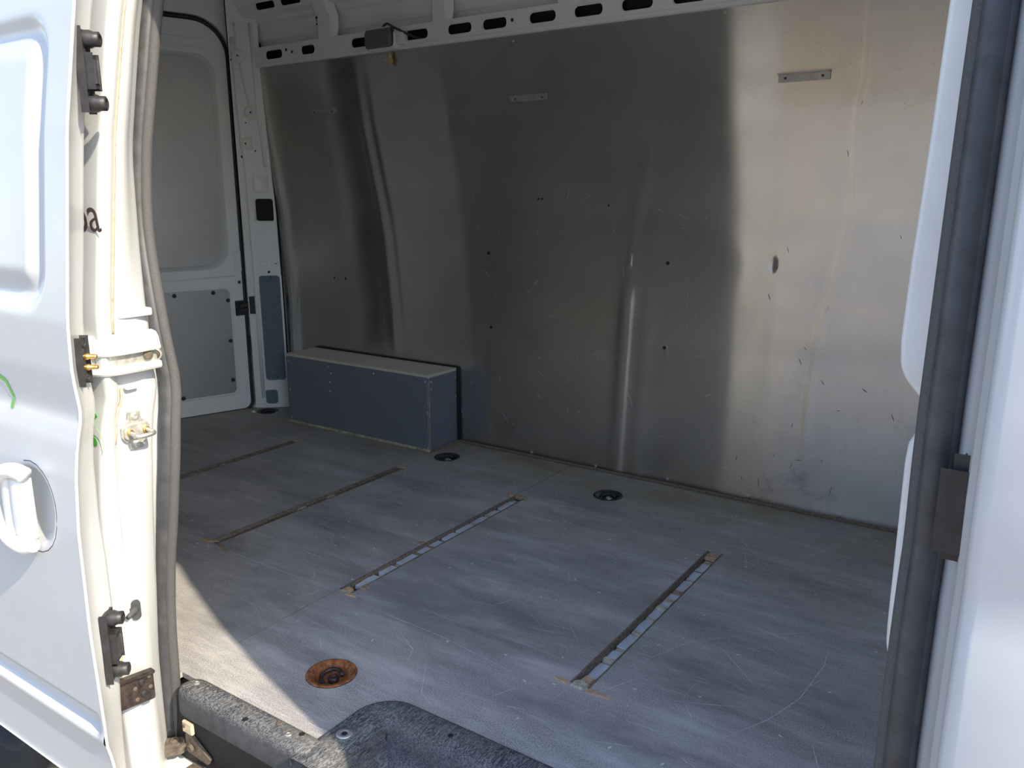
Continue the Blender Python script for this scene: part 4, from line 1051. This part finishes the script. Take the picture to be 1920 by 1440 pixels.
# ---- small angle brackets on the aluminium wall
def tab(xa, xb, z, hgt, label, tilt=0.0):
    t = tag(empty('wall_bracket', ((xa + xb) / 2, wally(z) - .002, z)), label, 'wall bracket', 'short aluminium angles on the wall')
    w_ = xb - xa; y = wally(z) - max(bumpf(xa, z), bumpf(xb, z), bumpf((xa + xb) / 2, z)) - .001
    f_ = Fr((xa + w_ / 2, y, z), (1, 0, 0), (0, 0, 1))
    pl('face', rrect(-w_ / 2, w_ / 2, -hgt / 2, hgt / 2, .001, 1), Fr(f_.p(0, 0, .003), f_.u, f_.v), .003, 'alu_tab', t)
    pl('ledge', [(-w_ / 2, hgt / 2 - .003), (w_ / 2, hgt / 2 - .003), (w_ / 2, hgt / 2), (-w_ / 2, hgt / 2)], Fr(f_.p(0, 0, .016), f_.u, f_.v), .016, 'alu_tab', t)
    for a in (-w_ * .36, w_ * .36): screw(t, f_.p(a, -.001, .003), f_.n, .004, .002, 'dusty')
    return t
tab(-.772, -.626, 1.330, .024, 'aluminium angle bracket on the bright end of the wall')
tab(-1.715, -1.561, 1.329, .020, 'aluminium angle bracket near the middle of the wall top')
tab(-2.735, -2.591, 1.337, .020, 'aluminium angle bracket at the dark rear end of the wall')

# ---- interior lamp clipped to the rail
lamp = tag(empty('interior_lamp', (-2.27, 2.47, 1.575)), 'grey interior lamp clipped over the slotted rail, cable at its end', 'lamp')
rim = [[Vector((x, y, z)) - lamp.location for x, z in rrect(-2.352 + e, -2.196 - e, 1.536 + e, 1.618 - e, .014, 5)] for e, y in ((0, 2.496), (0, 2.470), (.003, 2.462), (.007, 2.460), (.008, 2.464))]
ring_loft('housing', rim, 'plastic_white', lamp, True, True, False)
rim = [[Vector((x, y, z)) - lamp.location for x, z in rrect(-2.345 + e, -2.210 - e, 1.542 + e, 1.610 - e, .014, 5)] for e, y in ((0, 2.466), (0, 2.458), (.004, 2.452), (.010, 2.449), (.019, 2.448))]
o = ring_loft('lens', rim, 'lens', lamp, True, True, True)
box('end_cap', (-2.200 - lamp.location.x, 2.466 - lamp.location.y, 1.548 - lamp.location.z), (-2.160 - lamp.location.x, 2.498 - lamp.location.y, 1.602 - lamp.location.z), 'plastic_white', lamp, .008, 2)
cab = catmull([(-2.262, 2.470, 1.617), (-2.240, 2.468, 1.626), (-2.215, 2.463, 1.616), (-2.195, 2.455, 1.607), (-2.165, 2.470, 1.592), (-2.135, 2.500, 1.575), (-2.12, 2.53, 1.57)], 5)
tube('cable', rel(cab, lamp), .0045, 'black_rubber', lamp, 8)
tube('cable', rel(catmull([(-2.205, 2.452, 1.614), (-2.195, 2.446, 1.604), (-2.196, 2.452, 1.592)], 4), lamp), .005, 'black_rubber', lamp, 8)

# ---- blob of foam squeezed out under the rail, scrap of paper
bm = bmesh.new(); bmesh.ops.create_icosphere(bm, subdivisions=3, radius=1)
for v_ in bm.verts:
    c = v_.co; k = 1 + .22 * math.sin(c.x * 5 + 1) * math.sin(c.z * 4) ; w_ = .6 + .4 * sstep(.6, -.6, c.z)
    v_.co = Vector((c.x * .013 * k * w_, c.y * .009 * k * w_, c.z * .026 * k))
fb = tag(from_bm('foam_blob', bm, 'foam', None, True), 'drip of yellowish foam hanging below the interior lamp', 'foam'); fb.location = (-2.262, wally(1.51) - .012, 1.512)
v = [(0, 0, .001), (.022, -.008, .003), (.030, .004, .001), (.014, .010, .012), (-.012, .012, .001), (.004, .018, .004)]
pp = tag(from_py('paper_scrap', v, [(0, 1, 3), (1, 2, 3), (0, 3, 4), (3, 5, 4), (2, 5, 3)], 'paper'), 'crumpled white paper scrap on the floor by the rear door', 'paper'); pp.location = (-3.108, 2.395, 0)
sm = pp.modifiers.new('thickness', 'SOLIDIFY'); sm.thickness = .0006

# ---- rear wheel seen below the open door
wh = empty('rear_wheel', (-2.33, .95, -.66)); wh.parent = wall_near; wh['label'] = 'black rear tyre in the shade below the sliding door'
tp_ = [(.20, -.085), (.23, -.098), (.28, -.105), (.318, -.096), (.335, -.078), (.340, -.04), (.340, .04), (.335, .078), (.318, .096), (.28, .105), (.23, .098), (.20, .085)]
lathe('tyre', tp_, (0, 0, .34), 'tyre', wh, (0, 1, 0), 64)
lathe('rim', [(.20, -.085), (.19, -.08), (.18, -.05), (.15, -.045), (.10, -.06), (.06, -.065), (.0, -.06)], (0, 0, .34), 'rim', wh, (0, 1, 0), 40)
for i in range(48):
    a = 2 * PI * i / 48
    c = Vector((.333 * math.cos(a), 0, .34 + .333 * math.sin(a))); tdir = Vector((math.cos(a), 0, math.sin(a))); sd = Vector((-math.sin(a), 0, math.cos(a)))
    v = []
    for rr in (-.004, .010):
        for yy, s_ in ((-.088, -.008), (-.030, .004), (-.030, .018), (-.088, .006)):
            v.append(c + tdir * rr + sd * s_ + Vector((0, yy, 0)))
    from_py('tread_block', v, [(0, 1, 2, 3), (7, 6, 5, 4), (0, 4, 5, 1), (1, 5, 6, 2), (2, 6, 7, 3), (3, 7, 4, 0)], 'tyre', wh)
